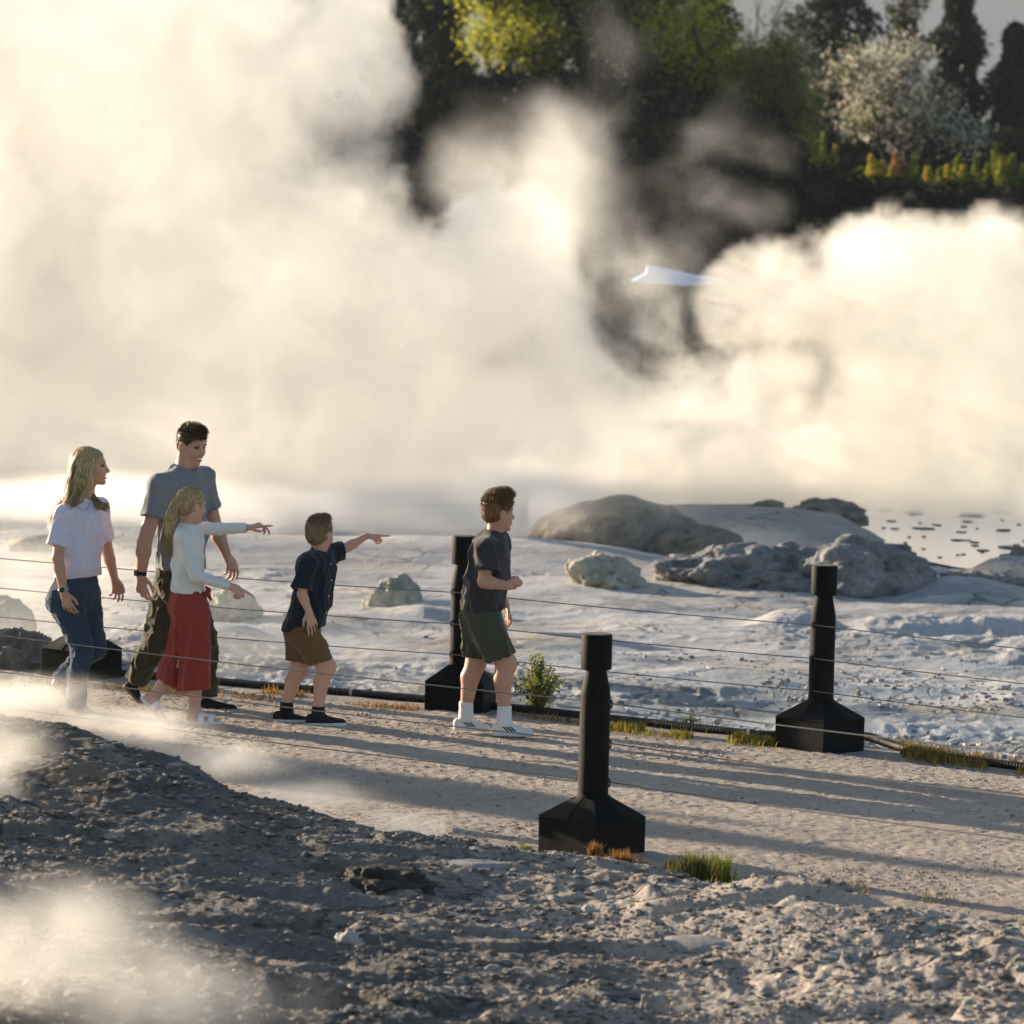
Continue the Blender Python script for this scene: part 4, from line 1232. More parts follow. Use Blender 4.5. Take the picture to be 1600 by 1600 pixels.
H_BLONDE = hair_mat('blonde_hair', (.24, .155, .07), (.78, .58, .30))
H_BROWN = hair_mat('brown_hair', (.055, .033, .016), (.22, .13, .06))
H_SAND = hair_mat('sandy_hair', (.20, .12, .055), (.42, .28, .14))
H_GINGER = hair_mat('ginger_brown_hair', (.15, .065, .025), (.42, .20, .08))
def cloth(name, col, bump=.25, rough=.9, tr=0): 
    return mat(name, col, rough, .15, noise=[(5, .07, 4), (260, .10, 2)], bump=[(14, .25, .01), (420, bump, .001)], sheen=.15, transl=tr)

def head_axes(yaw, pitch=0, roll=0):
    """yaw 0 looks to picture right, +90 away from the camera, -90 at the camera"""
    y, p = R(yaw), R(pitch)
    f = np.array([math.cos(y) * math.cos(p), math.sin(y) * math.cos(p), math.sin(p)])
    s = unit(np.cross((0, 0, 1), f)) * -1           # the figure's right
    u = np.cross(s, f)
    if u[2] < 0: u = -u
    r_ = R(roll)
    s, u = s * math.cos(r_) + u * math.sin(r_), u * math.cos(r_) - s * math.sin(r_)
    return f, s, u
def add_head(B, c, ax_, S=1.0, smile=0.0):
    f, s, u = ax_
    M_ = np.array([f, s, u])
    P = lambda a, b, d: c + S * (f * a + s * b + u * d)
    B.ell(P(-.012, 0, .028), S * np.array([.096, .075, .086]), M_, k=.01)
    B.ell(P(.018, 0, -.015), S * np.array([.070, .062, .085]), M_, k=.02)
    B.cone(P(-.005, .0, -.055), P(.052, 0, -.088), S * .050, S * .022, n=s, f=1.15, k=.02)        # jaw
    B.ell(P(.068, 0, -.096), S * np.array([.017, .02, .016]), M_, k=.014)                          # chin
    for sg in (-1, 1):
        B.ell(P(.050, .036 * sg, -.028), S * np.array([.026, .022, .022]), M_, k=.02)              # cheek
        B.ell(P(.078, .030 * sg, .010), S * np.array([.016, .017, .011]), M_, k=.008, cut=True)   # eye socket
        B.ell(P(.068, .030 * sg, .027), S * np.array([.016, .022, .008]), M_, k=.012)              # brow ridge
        # ear
        B.ell(P(-.014, .076 * sg, -.006), S * np.array([.020, .008, .033]), np.array([unit(f - .25 * s * sg), unit(s * sg + .25 * f * sg), u]), k=.004)
        B.ell(P(-.014, .083 * sg, -.002), S * np.array([.008, .008, .016]), M_, k=.003, cut=True)
    B.cone(P(.080, 0, .012), P(.101, 0, -.026), S * .008, S * .011, k=.008)                        # nose bridge
    B.ell(P(.099, 0, -.030), S * np.array([.014, .015, .010]), M_, k=.006)
    for sg in (-1, 1): B.ell(P(.088, .011 * sg, -.033), S * np.array([.010, .008, .008]), M_, k=.004)
    B.ell(P(.083, 0, -.053), S * np.array([.012, .024, .007]), M_, k=.005)                         # lips
    B.ell(P(.079, 0, -.068), S * np.array([.012, .020, .008]), M_, k=.006)
    if smile: B.ell(P(.092, 0, -.0605), S * np.array([.018, .021 + .006 * smile, .0055 + .004 * smile]), M_, k=.002, cut=True)
def face_parts(root, c, ax_, S=1.0, teeth=True, brow=M_BROW):
    f, s, u = ax_
    P = lambda a, b, d: c + S * (f * a + s * b + u * d)
    M_ = np.array([f, s, u])
    for sg in (-1, 1):
        Body(.0016, .002).ell(P(.070, .030 * sg, .0085), S * np.array([.011, .0135, .0055]), M_).mesh('eye', M_EYE, root, smooth=0)
        Body(.0016, .002).chain([P(.083, .013 * sg, .026), P(.083, .030 * sg, .031), P(.070, .047 * sg, .025)], [S * .0028, S * .0034, S * .0018]).mesh('eyebrow', brow, root, smooth=0)
    if teeth:
        Body(.0016, .001).ell(P(.078, 0, -.0595), S * np.array([.009, .021, .0045]), M_).mesh('teeth', M_TEETH, root, smooth=0)
    Body(.0016, .002).chain([P(.083, -.022, -.068), P(.0915, 0, -.0715), P(.083, .022, -.068)], [S * .002, S * .0045, S * .002]).mesh('lip', M_LIP, root, smooth=0)

def add_hand(B, w, d, palm, S=1.0, pose='relaxed', thumb_side=1):
    """w wrist, d direction of the hand, palm = way the palm faces"""
    d = unit(d); n = unit(np.array(palm) - d * (np.array(palm) @ d)); t = np.cross(d, n) * thumb_side      # t points to the thumb edge
    W = np.array(w, float)
    kn = W + d * .085 * S
    B.cone(W, W + d * .02 * S, .0235 * S, .024 * S, n=n, f=.72, k=.012)
    B.cone(W + d * .028 * S + t * .004 * S, kn + t * .012 * S, .024 * S, .026 * S, n=n, f=.52, k=.012)
    B.cone(W + d * .030 * S - t * .008 * S, kn - t * .020 * S - d * .006 * S, .020 * S, .020 * S, n=n, f=.58, k=.012)
    lens = [(.045, .026, .021), (.050, .030, .023), (.046, .028, .022), (.035, .021, .019)]
    offs = [.031, .010, -.011, -.031]
    curl = {'relaxed': [(18, 30, 20), (26, 36, 24), (32, 42, 26), (38, 45, 28)],
            'point': [(0, 6, 5), (58, 82, 50), (66, 86, 50), (70, 84, 50)],
            'fist': [(80, 95, 60), (82, 98, 60), (84, 98, 60), (84, 95, 60)],
            'open': [(4, 12, 8), (12, 18, 10), (20, 24, 14), (26, 28, 18)],
            'splay': [(2, 6, 5), (30, 40, 25), (46, 50, 30), (40, 40, 20)]}[pose]
    for i in range(4):
        p = kn + t * offs[i] * S - d * (.004 if i in (0, 2) else .013 if i == 3 else 0) * S
        a = 0; r = (.0092, .0095, .0090, .0080)[i] * S
        fan_ = t * (offs[i] * 1.6)
        for j in range(3):
            a += R(curl[i][j])
            dd = unit(d * math.cos(a) + n * math.sin(a) + (fan_ * 3 if j == 0 and pose != 'fist' else 0))
            q = p + dd * lens[i][j] * S
            B.cone(p, q, r, r * .92, k=.003)
            p = q; r *= .90
    # thumb leaves the side of the palm near its base
    tb = W + d * .022 * S + t * .022 * S
    if pose == 'fist': c1, c2, c3 = tb + (d * .030 + t * .014 + n * .016) * S, tb + (d * .052 - t * .004 + n * .034) * S, tb + (d * .056 - t * .026 + n * .040) * S
    elif pose == 'point': c1, c2, c3 = tb + (d * .028 + t * .018 + n * .014) * S, tb + (d * .056 + t * .016 + n * .026) * S, tb + (d * .078 + t * .006 + n * .032) * S
    else: c1, c2, c3 = tb + (d * .026 + t * .024 + n * .010) * S, tb + (d * .054 + t * .034 + n * .020) * S, tb + (d * .078 + t * .036 + n * .026) * S
    B.cone(tb, c1, .0145 * S, .0115 * S, k=.008); B.cone(c1, c2, .0112 * S, .0100 * S, k=.003); B.cone(c2, c3, .0100 * S, .0084 * S, k=.003)

class Fig:
    """reads joints from the photograph's pixels; the figure stands at distance D, y offsets in metres (- towards the camera)"""
    def __init__(s, D, foot_px, label, zfoot=None):
        s.D = D
        b = dpt(foot_px[0], foot_px[1], D)
        s.base = np.array([b[0], D, zfoot if zfoot is not None else path_z(b[0], D)])
        s.dz = s.base[2] - b[2]
        s.root = empty('person', tuple(s.base), label, 'person')
    def p(s, px, py, dy=0):
        q = dpt(px, py, s.D)              # measured in the figure's own plane
        q[1] += dy
        q = q - s.base
        q[2] += s.dz * 0
        return q
def shoe(fig, heel, toe, ang, S, m_up, m_sole, stripes=None, laces=None, tilt=0, ankle=None, high=.0):
    """low sneaker from heel to toe (points on the ground line of the sole)"""
    heel, toe = np.array(heel, float), np.array(toe, float)
    L_ = np.linalg.norm(toe - heel); d = (toe - heel) / L_
    side = unit(np.cross((0, 0, 1), d)); u = np.cross(d, side)
    if u[2] < 0: u = -u
    P = lambda a, b, c: heel + d * a * L_ + side * b * L_ + u * c * L_
    B = Body(.004, .02)
    B.cone(P(.17, 0, .16), P(.40, 0, .15), .155 * L_, .155 * L_, n=side, f=.82)
    B.cone(P(.40, 0, .14), P(.855, 0, .085), .145 * L_, .135 * L_, n=u, f=.82)
    B.cone(P(.15, 0, .18), P(.22, 0, .30 + high), .125 * L_, .125 * L_, n=side, f=.85)
    B.cone(P(.30, 0, .22), P(.62, 0, .13), .10 * L_, .10 * L_, k=.02)
    B.plane(P(0, 0, .075), -u)
    B.cone(P(.16, 0, .36 + high), P(.27, 0, .48 + high), .10 * L_, .12 * L_, cut=True, k=.003)
    sh = B.mesh('shoe', m_up, fig.root, smooth=2)
    B = Body(.004, .01)
    B.cone(P(.165, 0, .05), P(.45, 0, .05), .165 * L_, .155 * L_, n=u, f=.9)
    B.cone(P(.45, 0, .05), P(.835, 0, .055), .155 * L_, .165 * L_, n=u, f=.9)
    B.plane(P(0, 0, .0), -u); B.plane(P(0, 0, .105), u)
    so_ = B.mesh('sole', m_sole, sh, smooth=1)
    so_.parent = sh
    if stripes is not None:
        mb = MB()
        for sg in (-1, 1):
            for k in range(3):
                a0 = .36 + k * .085
                w = .028
                pa = [P(a0 + w, .158 * sg, .12), P(a0 + w + .045, .156 * sg, .12), P(a0 - .045, .142 * sg, .225), P(a0 - .09, .142 * sg, .225)]
                pa = [np.array(q) for q in pa]
                off = side * sg * .012 * L_
                mb.add([q + off for q in pa] + [q - off * 3 for q in pa], [(0, 1, 2, 3), (7, 6, 5, 4), (0, 4, 5, 1), (1, 5, 6, 2), (2, 6, 7, 3), (3, 7, 4, 0)])
        mb.build('stripes', stripes, sh)
    if laces is not None:
        mb = MB()
        for k in range(5):
            a0 = .40 + k * .065; z0 = .30 - k * .035
            mb.tube([P(a0 - .01, -.07, z0 - .03), P(a0, 0, z0 + .01), P(a0 - .01, .07, z0 - .03)], .012 * L_, 5)
        mb.tube([P(.38, .0, .31), P(.42, -.09, .30), P(.47, -.12, .22)], .009 * L_, 5)
        mb.tube([P(.38, .0, .31), P(.44, .03, .34), P(.50, -.02, .30)], .009 * L_, 5)
        mb.build('laces', laces, sh, True)
    return sh
def neck(B, a, b, r): B.cone(a, b, r * 1.08, r, k=.02)
def leg(B, hip, knee, ankle, r, calf_dir):
    """thigh, knee, calf with its bulge, ankle; r = (hip, above knee, knee, calf, ankle)"""
    hip, knee, ankle = map(np.array, (hip, knee, ankle))
    B.cone(hip, knee, r[0], r[1], k=.02)
    B.cone(knee, knee + (ankle - knee) * .1, r[2], r[2] * .96, k=.02)
    m_ = knee + (ankle - knee) * .32 + np.array(calf_dir) * r[3] * .30
    B.cone(knee, m_, r[2] * .92, r[3], k=.02); B.cone(m_, ankle, r[3], r[4], k=.02)
def arm(B, sh, el, wr, r):
    B.cone(sh, np.array(sh) * .6 + np.array(el) * .4, r[0], r[0] * .95, k=.02)
    B.cone(np.array(sh) * .6 + np.array(el) * .4, el, r[0] * .95, r[1], k=.015)
    m_ = np.array(el) * .72 + np.array(wr) * .28
    B.cone(el, m_, r[1], r[2], k=.015); B.cone(m_, wr, r[2], r[3], k=.015)
def watch(fig, wr, d, m_strap, m_face, r=.03, out=(0, -1, 0)):
    d = unit(d); o_ = unit(np.array(out) - d * (np.array(out) @ d)); s_ = np.cross(d, o_)
    mb = MB(); n = 28
    vs, fs = [], []
    for j in range(n):
        t = 2 * math.pi * j / n
        for dz, rr in ((-.011, r), (-.011, r + .0035), (.011, r + .0035), (.011, r)):
            vs.append(np.array(wr) + d * dz + (o_ * math.cos(t) * .82 + s_ * math.sin(t)) * rr)
    for j in range(n):
        for i in range(4): fs.append((j * 4 + i, j * 4 + (i + 1) % 4, ((j + 1) % n) * 4 + (i + 1) % 4, ((j + 1) % n) * 4 + i))
    mb.add(vs, fs); st = mb.build('watch', m_strap, fig.root, True)
    c_ = np.array(wr) + o_ * (r * .82 + .002)
    mb = MB(); mb.tube([c_, c_ + o_ * .010], .021, 20); mb.build('watch_case', m_strap, st)
    mb = MB(); mb.tube([c_ + o_ * .0101, c_ + o_ * .0118], .0165, 20); mb.build('dial', m_face, st)
def hair_strands(B_pts, n, rad, g, jit, name, m, root, taper=True):
    """loose strands following guide curves"""
    mb = MB()
    for _ in range(n):
        gd = B_pts[g.integers(len(B_pts))]
        o_ = g.normal(size=3) * jit
        cr = g.normal(size=3) * jit * .8
        q = [np.array(p) + o_ * (.4 + .6 * i / len(gd)) + cr * (i / len(gd)) ** 2 for i, p in enumerate(gd)]
        # refine
        pts = []
        for i in range(len(q) - 1):
            for t in (0, .5): pts.append(q[i] * (1 - t) + q[i + 1] * t)
        pts.append(q[-1])
        k = len(pts)
        mb.tube(pts, [rad * (1 - .7 * i / (k - 1)) for i in range(k)], 3, caps=False)
    return mb.build(name, m, root, True)
def crop_hair(fig, c, ax_, S, m, lift=.012, top=.03, seed=1, front=.075, n=900, length=.022, nape=-.045, spread=1.0, side_thin=.5):
    """short hair: a cap over the skull plus many short spikes"""
    f, s, u = ax_; M_ = np.array([f, s, u])
    P = lambda a, b, d: c + S * (f * a + s * b + u * d)
    B = Body(.004, .012)
    B.ell(P(-.016, 0, .034), S * np.array([.097, .0775 + lift * .15, .086 + lift]), M_)
    B.ell(P(-.046, 0, -.004), S * np.array([.063, .064, .058]), M_)
    B.cone(P(.035, 0, .080 + top * .55), P(-.04, 0, .088 + top * .25), S * .045, S * .042, n=u, f=.62)
    # clear the face, the ears, the neck
    B.ell(P(.095, 0, -.035), S * np.array([.080, .12, .098]), M_, cut=True, k=.006)
    for sg in (-1, 1): B.ell(P(-.008, .086 * sg, -.014), S * np.array([.034, .032, .042]), M_, cut=True, k=.004)
    B.ell(P(.01, 0, -.125), S * np.array([.12, .12, .085]), M_, cut=True, k=.006)
    h = B.mesh('hair', m, fig.root, wrinkle=strands(.003, 110, u, seed, 4))
    g = np.random.default_rng(seed)
    # spikes
    me = h.data
    nv = len(me.vertices)
    co = np.empty(nv * 3, np.float32); me.vertices.foreach_get('co', co); co = co.reshape(-1, 3)
    no = np.empty(nv * 3, np.float32); me.vertices.foreach_get('normal', no); no = no.reshape(-1, 3)
    rel = (co - c) / S
    up_ = rel @ u; fr = rel @ f
    w = np.clip(.3 + 6 * (up_ - .03), side_thin * .3, 1)
    ids = g.choice(nv, n, p=w / w.sum())
    mb = MB()
    for i in ids:
        L_ = length * S * (.35 + .65 * np.clip((up_[i] - .0) / .1, 0, 1)) * g.uniform(.6, 1.25)
        d = unit(no[i] * (.35 + .4 * np.clip(up_[i] * 10, 0, 1)) + u * .7 * np.clip(up_[i] * 12 - .3, -1, 1) + f * .35 + g.normal(size=3) * .28)
        a = co[i] - no[i] * .003
        mb.tube([a, a + d * L_ * .6, a + d * L_ + f * L_ * .15], [.0022, .0016, .0004], 3, caps=False)
    k = mb.build('hair_tuft', m, h, True)
    return h

# ------------------------------------------------------------------ the family
UP = np.array([0, 0, 1.0])
# colours of their clothes
C_WHITE_SKY = cloth('white_cotton', (.66, .65, .78), .3)  # white tee, bluish tint of the skylight put into its colour
C_DENIM = cloth('blue_denim', (.035, .06, .10), .5)
C_GREYT = cloth('grey_blue_cotton', (.20, .21, .235), .3)
C_OLIVE = cloth('olive_trouser', (.055, .05, .028), .4)
C_KNIT = cloth('white_knit', (.72, .72, .70), .4)
C_RED = cloth('brick_red_linen', (.30, .048, .036), .4)
C_NAVY = cloth('navy_linen', (.014, .020, .032), .4)
C_TAN = cloth('tan_twill', (.165, .092, .040), .4)
C_CHAR = cloth('charcoal_cotton', (.042, .040, .044), .3)
C_KHAKI = cloth('dark_khaki_twill', (.062, .064, .043), .4)
C_SOCKW = cloth('white_sock', (.75, .74, .76), .3)
C_SOCKB = cloth('black_sock', (.012, .012, .014), .3)
S_BLACK = mat('black_shoe_knit', (.014, .014, .016), .8, .3, bump=(260, .3, .001))
S_WHITE = mat('white_shoe_leather', (.72, .71, .69), .5, .4, bump=(90, .1, .001))
S_SOLEW = mat('white_rubber', (.66, .66, .68), .55)
S_GUM = mat('gum_rubber', (.20, .10, .045), .6)
S_STRIPE = mat('black_stripe', (.010, .010, .010), .6)
S_SANDAL = mat('white_sandal', (.76, .76, .78), .45)
W_SILVER = mat('silver_strap', (.45, .44, .42), .35, metal=.6)
W_BLACK = mat('black_strap', (.012, .012, .012), .5)
W_DIAL = mat('dark_dial', (.02, .025, .03), .12)

def sandal(fig, heel, toe, S=1.0, lift_u=None):
    heel, toe = np.array(heel, float), np.array(toe, float)
    L_ = np.linalg.norm(toe - heel); d = (toe - heel) / L_
    side = unit(np.cross((0, 0, 1), d)); u = np.cross(d, side)
    if u[2] < 0: u = -u
    P = lambda a, b, c: heel + d * a * L_ + side * b * L_ + u * c * L_
    B = Body(.004, .01)
    B.cone(P(.14, 0, .04), P(.5, 0, .035), .15 * L_, .15 * L_, n=u, f=.5)
    B.cone(P(.5, 0, .035), P(.86, 0, .04), .15 * L_, .17 * L_, n=u, f=.42)
    B.plane(P(0, 0, 0), -u); B.plane(P(0, 0, .10), u)
    so_ = B.mesh('sandal', S_SANDAL, fig.root)
    for a0, h in ((.40, .36), (.66, .27)):
        B = Body(.004, .004)
        B.cone(P(a0, 0, .09), P(a0 + .085, 0, .08), h * .55 * L_ + .012, h * .5 * L_ + .012, n=side, f=1.15)
        B.cone(P(a0 - .1, 0, .085), P(a0 + .25, 0, .075), h * .55 * L_ + .004, h * .5 * L_ + .004, n=side, f=1.15, cut=True, k=0)
        B.plane(P(a0 - .045, 0, 0), -d); B.plane(P(a0 + .125, 0, 0), d); B.plane(P(0, 0, .03), -u)
        B.mesh('strap', S_SANDAL, so_)
    return d, side, u, L_, P
def bare_foot(B, P, L_, side, u, ankle):
    B.cone(P(.15, 0, .17), P(.45, 0, .17), .085 * L_, .085 * L_, n=side, f=.9)
    B.cone(P(.42, 0, .18), P(.78, 0, .14), .085 * L_, .085 * L_, n=u, f=.62)
    B.cone(P(.15, 0, .17), ankle, .10 * L_, .115 * L_, k=.03)
    B.cone(P(.4, 0, .20), ankle, .075 * L_, .11 * L_, k=.03)
    for i, o_ in enumerate((.085, .04, 0, -.04, -.075)):
        B.cone(P(.78, o_, .135), P(.93 - .03 * i, o_ * 1.25, .125), .032 * L_ * (1.3 if i == 0 else 1), .026 * L_ * (1.3 if i == 0 else 1), k=.004)

# ---- woman
F = Fig(25.0, (117, 1113), 'person in a white tee and blue jeans with long blonde hair')
ha = head_axes(-4, 4)
hc = F.p(143, 730)
shR, shL = F.p(103, 801, -.11), F.p(152, 795, .11)
elR, wrR = F.p(95, 868, -.18), F.p(105.5, 921, -.20)
elL, wrL = F.p(163, 866, .20), F.p(174, 909, .20)
nk0, nk1 = F.p(130, 790), F.p(138, 748)
pel = F.p(117, 925)
hipR, hipL = F.p(104, 935, -.075), F.p(131, 935, .08)
knR, anR = F.p(131, 1014, -.07), F.p(121, 1092, -.06)
knL, anL = F.p(147, 1016, .06), F.p(92, 1062, .08)
B = Body(.0055, .02)
add_head(B, hc, ha, .98, smile=.8)
neck(B, nk0, nk1, .050)
tn = unit(shL - shR)
B.cone(F.p(129, 808), F.p(122, 870), .095, .08, n=tn, f=1.25, k=.04)
B.cone(shR, shL, .045, .045, k=.03)
B.cone(F.p(122, 870), F.p(119, 925), .08, .10, n=tn, f=1.15, k=.04)
arm(B, shR, elR, wrR, (.043, .034, .034, .024)); arm(B, shL, elL, wrL, (.043, .034, .034, .024))
add_hand(B, wrR, F.p(116, 955, -.22) - wrR, (.2, .9, .1), .92, 'relaxed', 1)
add_hand(B, wrL, F.p(181, 940, .2) - wrL, (-.3, -.9, 0), .92, 'relaxed', -1)
leg(B, hipR, knR, anR, (.072, .048, .044, .040, .034), (-.3, 0, 0)); leg(B, hipL, knL, anL, (.072, .048, .044, .040, .034), (-.2, 0, .2))
for an, heel, toe in ((anR, F.p(111, 1108, -.06), F.p(152, 1115, -.09)), (anL, F.p(75, 1069, .08), F.p(103, 1101, .08))):
    d = unit(toe - heel); side = unit(np.cross(UP, d)); u = np.cross(d, side); u = u if u[2] > 0 else -u
    L_ = max(np.linalg.norm(toe - heel), .2)
    P = lambda a, b, c, heel=heel, d=d, side=side, u=u, L_=L_: heel + d * a * L_ + side * b * L_ + u * (c - .05) * L_
    bare_foot(B, P, L_, side, u, an)
B.mesh('body', SKIN_B, F.root)
face_parts(F.root, hc, ha, .98)
B = Body(.005, .02)       # boxy white tee
B.cone(shR + UP * -.008, F.p(92, 852, -.17), .052, .056, k=.03)
B.cone(shL + UP * -.008, F.p(158, 845, .18), .058, .064, k=.03)
B.plane(F.p(92, 849, -.17), unit(F.p(90, 852, -.17) - shR), (F.p(90, 862, -.18), .085))
B.plane(F.p(158, 842, .18), unit(F.p(158, 845, .18) - shL), (F.p(159, 855, .19), .08))
B.cone(F.p(130, 808), F.p(126, 850), .112, .110, n=tn, f=1.28, k=.05)
B.cone(F.p(126, 850), F.p(121, 912), .112, .120, n=tn, f=1.22, k=.04)
B.cone(shR + UP * -.004, shL + UP * -.004, .052, .052, k=.04)
B.cone(nk0 - UP * .012, shR, .056, .05, k=.04); B.cone(nk0 - UP * .012, shL, .056, .05, k=.04)
B.cone(nk0 + UP * -.01, nk0 + UP * .015, .075, .066, k=.03)
B.plane(F.p(120, 901), -UP - np.array([-.10, 0, 0]), (F.p(120, 925), .25))
B.cone(nk0 + UP * -.02, nk1, .058, .056, cut=True, k=.004)
B.mesh('shirt', C_WHITE_SKY, F.root, folds(.016, 11, (.35, 0, 1), 3, 2.4))
B = Body(.0055, .02)      # jeans
B.cone(F.p(120, 898), F.p(117, 925), .108, .128, n=tn, f=1.22, k=.03)
B.cone(F.p(100, 938, -.06), F.p(110, 950, -.06), .10, .095, k=.04)
B.cone(hipL, knL, .096, .064, k=.03); B.chain([knL, F.p(115, 1040, .07), F.p(93, 1066, .08)], [.064, .054, .060], k=.02)
B.plane(F.p(93, 1067, .08), unit(F.p(93, 1066, .08) - F.p(115, 1040, .07)), (F.p(88, 1074, .08), .085))
B.cone(hipR, knR, .098, .066, k=.03); B.chain([knR, F.p(123, 1050, -.06), F.p(121, 1105, -.06)], [.066, .056, .062], k=.02)
B.plane(F.p(120, 1104, -.06), -UP, (F.p(121, 1118, -.06), .09))
B.plane(F.p(120, 897), UP, (F.p(120, 890), .2))
B.mesh('jeans', C_DENIM, F.root, folds(.010, 16, (.2, 0, 1), 5, .8))
f, s, u = ha
PH = lambda a, b, d: hc + .98 * (f * a + s * b + u * d)
B = Body(.004, .015)      # long straight hair falling behind the shoulder
B.ell(PH(-.018, 0, .032), np.array([.104, .086, .092]), np.array([f, s, u]))
B.cone(PH(-.05, -.01, .03), F.p(128, 750, -.03), .085, .08, k=.03)
B.chain([PH(-.045, 0, .0), F.p(125, 755, -.01), F.p(112, 780, -.02), F.p(96, 800, -.05)], [.085, .072, .055, .020], n=s, f=1.15, k=.03)
B.chain([PH(-.01, -.055 if s[1] > 0 else .055, .02), F.p(134, 752, -.075), F.p(124, 778, -.085), F.p(108, 794, -.11)], [.042, .036, .028, .012], k=.02)
B.chain([PH(.0, .055 if s[1] > 0 else -.055, .01), F.p(141, 765, .04), F.p(147, 780, -.02), F.p(155, 790, -.05)], [.03, .026, .020, .007], k=.015)
B.ell(PH(.090, 0, -.022), np.array([.072, .12, .094]), np.array([f, s, u]), cut=True, k=.01)
B.cone(PH(.02, 0, -.06), F.p(140, 786, 0), .052, .05, cut=True, k=.01)
hr = B.mesh('hair', H_BLONDE, F.root, strands(.0035, 110, (.35, 0, 1), 4, 16))
g = np.random.default_rng(9)
gd = [[PH(-.06, .0, .09), F.p(115, 740, -.02), F.p(105, 775, -.03), F.p(90, 798, -.05), F.p(81, 820, -.06)],
      [PH(-.02, 0, .11), F.p(118, 730, -.07), F.p(112, 770, -.09), F.p(100, 795, -.11), F.p(86, 812, -.12)],
      [PH(.03, 0, .10), F.p(134, 735, -.085), F.p(127, 765, -.10), F.p(117, 785, -.12), F.p(104, 800, -.13)],
      [F.p(140, 765, .03), F.p(147, 780, -.02), F.p(157, 789, -.06), F.p(168, 791, -.06)]]
hair_strands(gd, 700, .0026, g, .015, 'loose_strand', H_BLONDE, hr)
watch(F, wrR + (elR - wrR) * .08, wrR - elR, W_SILVER, W_DIAL, .029, (-.1, -1, 0))
mb = MB(); mb.tube([F.p(123, 781, -.07), F.p(128, 790, -.16), F.p(134, 795, -.175), F.p(141, 791, -.145), F.p(143, 782, -.07)], .0018, 5); mb.build('necklace', W_DIAL, F.root, True)
mb = MB(); mb.tube([F.p(81, 918, -.135), F.p(82, 932, -.15), F.p(92, 938, -.185), F.p(97, 930, -.19)], .0022, 5); mb.build('pocket_seam', C_DENIM, F.root, True)

# ---- man
F = Fig(25.25, (275, 1112), 'person in a grey blue tee and olive trousers, tallest of the family')
ha = head_axes(-42, -12)
hc = F.p(300, 697)
shR, shL = F.p(253, 757, -.17), F.p(312, 751, .15)
elR, wrR = F.p(232, 842, -.26), F.p(226, 893, -.25)
elL, wrL = F.p(334, 833, .20), F.p(351, 869, .14)
nk0, nk1 = F.p(287, 743), F.p(292, 716)
pel = F.p(276, 905)
hipR, hipL = F.p(288, 918, -.08), F.p(268, 918, .10)
knR, anR = F.p(318, 1000, -.02), F.p(318, 1086, .06)
knL, anL = F.p(243, 1004, .14), F.p(206, 1066, .16)
B = Body(.006, .02)
add_head(B, hc, ha, 1.0, smile=1)
neck(B, nk0, nk1, .062)
tn = unit(shL - shR)
B.cone(F.p(283, 775), F.p(284, 850), .11, .09, n=tn, f=1.35, k=.04)
B.cone(F.p(284, 850), F.p(282, 905), .09, .10, n=tn, f=1.15, k=.04)
B.cone(shR, shL, .055, .055, k=.03)
B.cone(nk0, shR, .055, .05, k=.03); B.cone(nk0, shL, .055, .05, k=.03)
arm(B, shR, elR, wrR, (.055, .043, .045, .030)); arm(B, shL, elL, wrL, (.055, .043, .045, .030))
add_hand(B, wrR, F.p(229, 940, -.25) - wrR, (.3, .9, 0), 1.05, 'relaxed', 1)
add_hand(B, wrL, F.p(366, 902, .12) - wrL, (-.6, .6, -.3), 1.05, 'relaxed', 1)
leg(B, hipR, knR, anR, (.08, .052, .048, .044, .036), (-.3, 0, 0)); leg(B, hipL, knL, anL, (.08, .052, .048, .044, .036), (-.2, 0, .2))
B.mesh('body', SKIN_B, F.root)
face_parts(F.root, hc, ha, 1.0)
crop_hair(F, hc, ha, 1.0, H_BROWN, lift=.012, top=.03, seed=2, n=2600, length=.026)
B = Body(.0055, .02)      # tee
B.cone(shR, F.p(243, 806, -.235), .070, .078, k=.03); B.cone(shL, F.p(325, 798, .19), .068, .072, k=.03)
B.plane(F.p(243, 803, -.235), unit(F.p(243, 806, -.235) - shR), (F.p(241, 818, -.24), .105))
B.plane(F.p(325, 795, .19), unit(F.p(325, 798, .19) - shL), (F.p(328, 808, .2), .09))
B.cone(F.p(283, 778), F.p(284, 835), .135, .128, n=tn, f=1.33, k=.05)
B.cone(F.p(284, 835), F.p(284, 905), .128, .125, n=tn, f=1.28, k=.04)
B.cone(shR, shL, .062, .062, k=.05)
B.cone(nk0 - UP * .01, shR, .068, .062, k=.04); B.cone(nk0 - UP * .01, shL, .068, .062, k=.04)
B.cone(nk0 + UP * -.02, nk0 + UP * .02, .085, .074, k=.04)
B.plane(F.p(284, 890), -UP, (F.p(284, 915), .27))
B.cone(nk0 + UP * -.03, nk1, .068, .066, cut=True, k=.004)
B.mesh('shirt', C_GREYT, F.root, folds(.020, 11, (.25, 0, 1), 13, 2.6))
B = Body(.006, .02)       # trousers
B.cone(F.p(282, 888), F.p(279, 912), .118, .135, n=tn, f=1.15, k=.03)
B.cone(hipR, knR, .105, .080, k=.03); B.chain([knR, F.p(320, 1045, .03), F.p(318, 1090, .06)], [.080, .070, .072], k=.02)
B.cone(hipL, knL, .105, .078, k=.03); B.chain([knL, F.p(226, 1035, .15), F.p(205, 1070, .16)], [.078, .066, .066], k=.02)
B.plane(F.p(318, 1090, .06), -UP, (F.p(318, 1103, .06), .11)); B.plane(F.p(205, 1070, .16), unit(F.p(205, 1070, .16) - F.p(226, 1035, .15)), (F.p(200, 1078, .16), .1))
B.plane(F.p(282, 886), UP, (F.p(282, 878), .22))
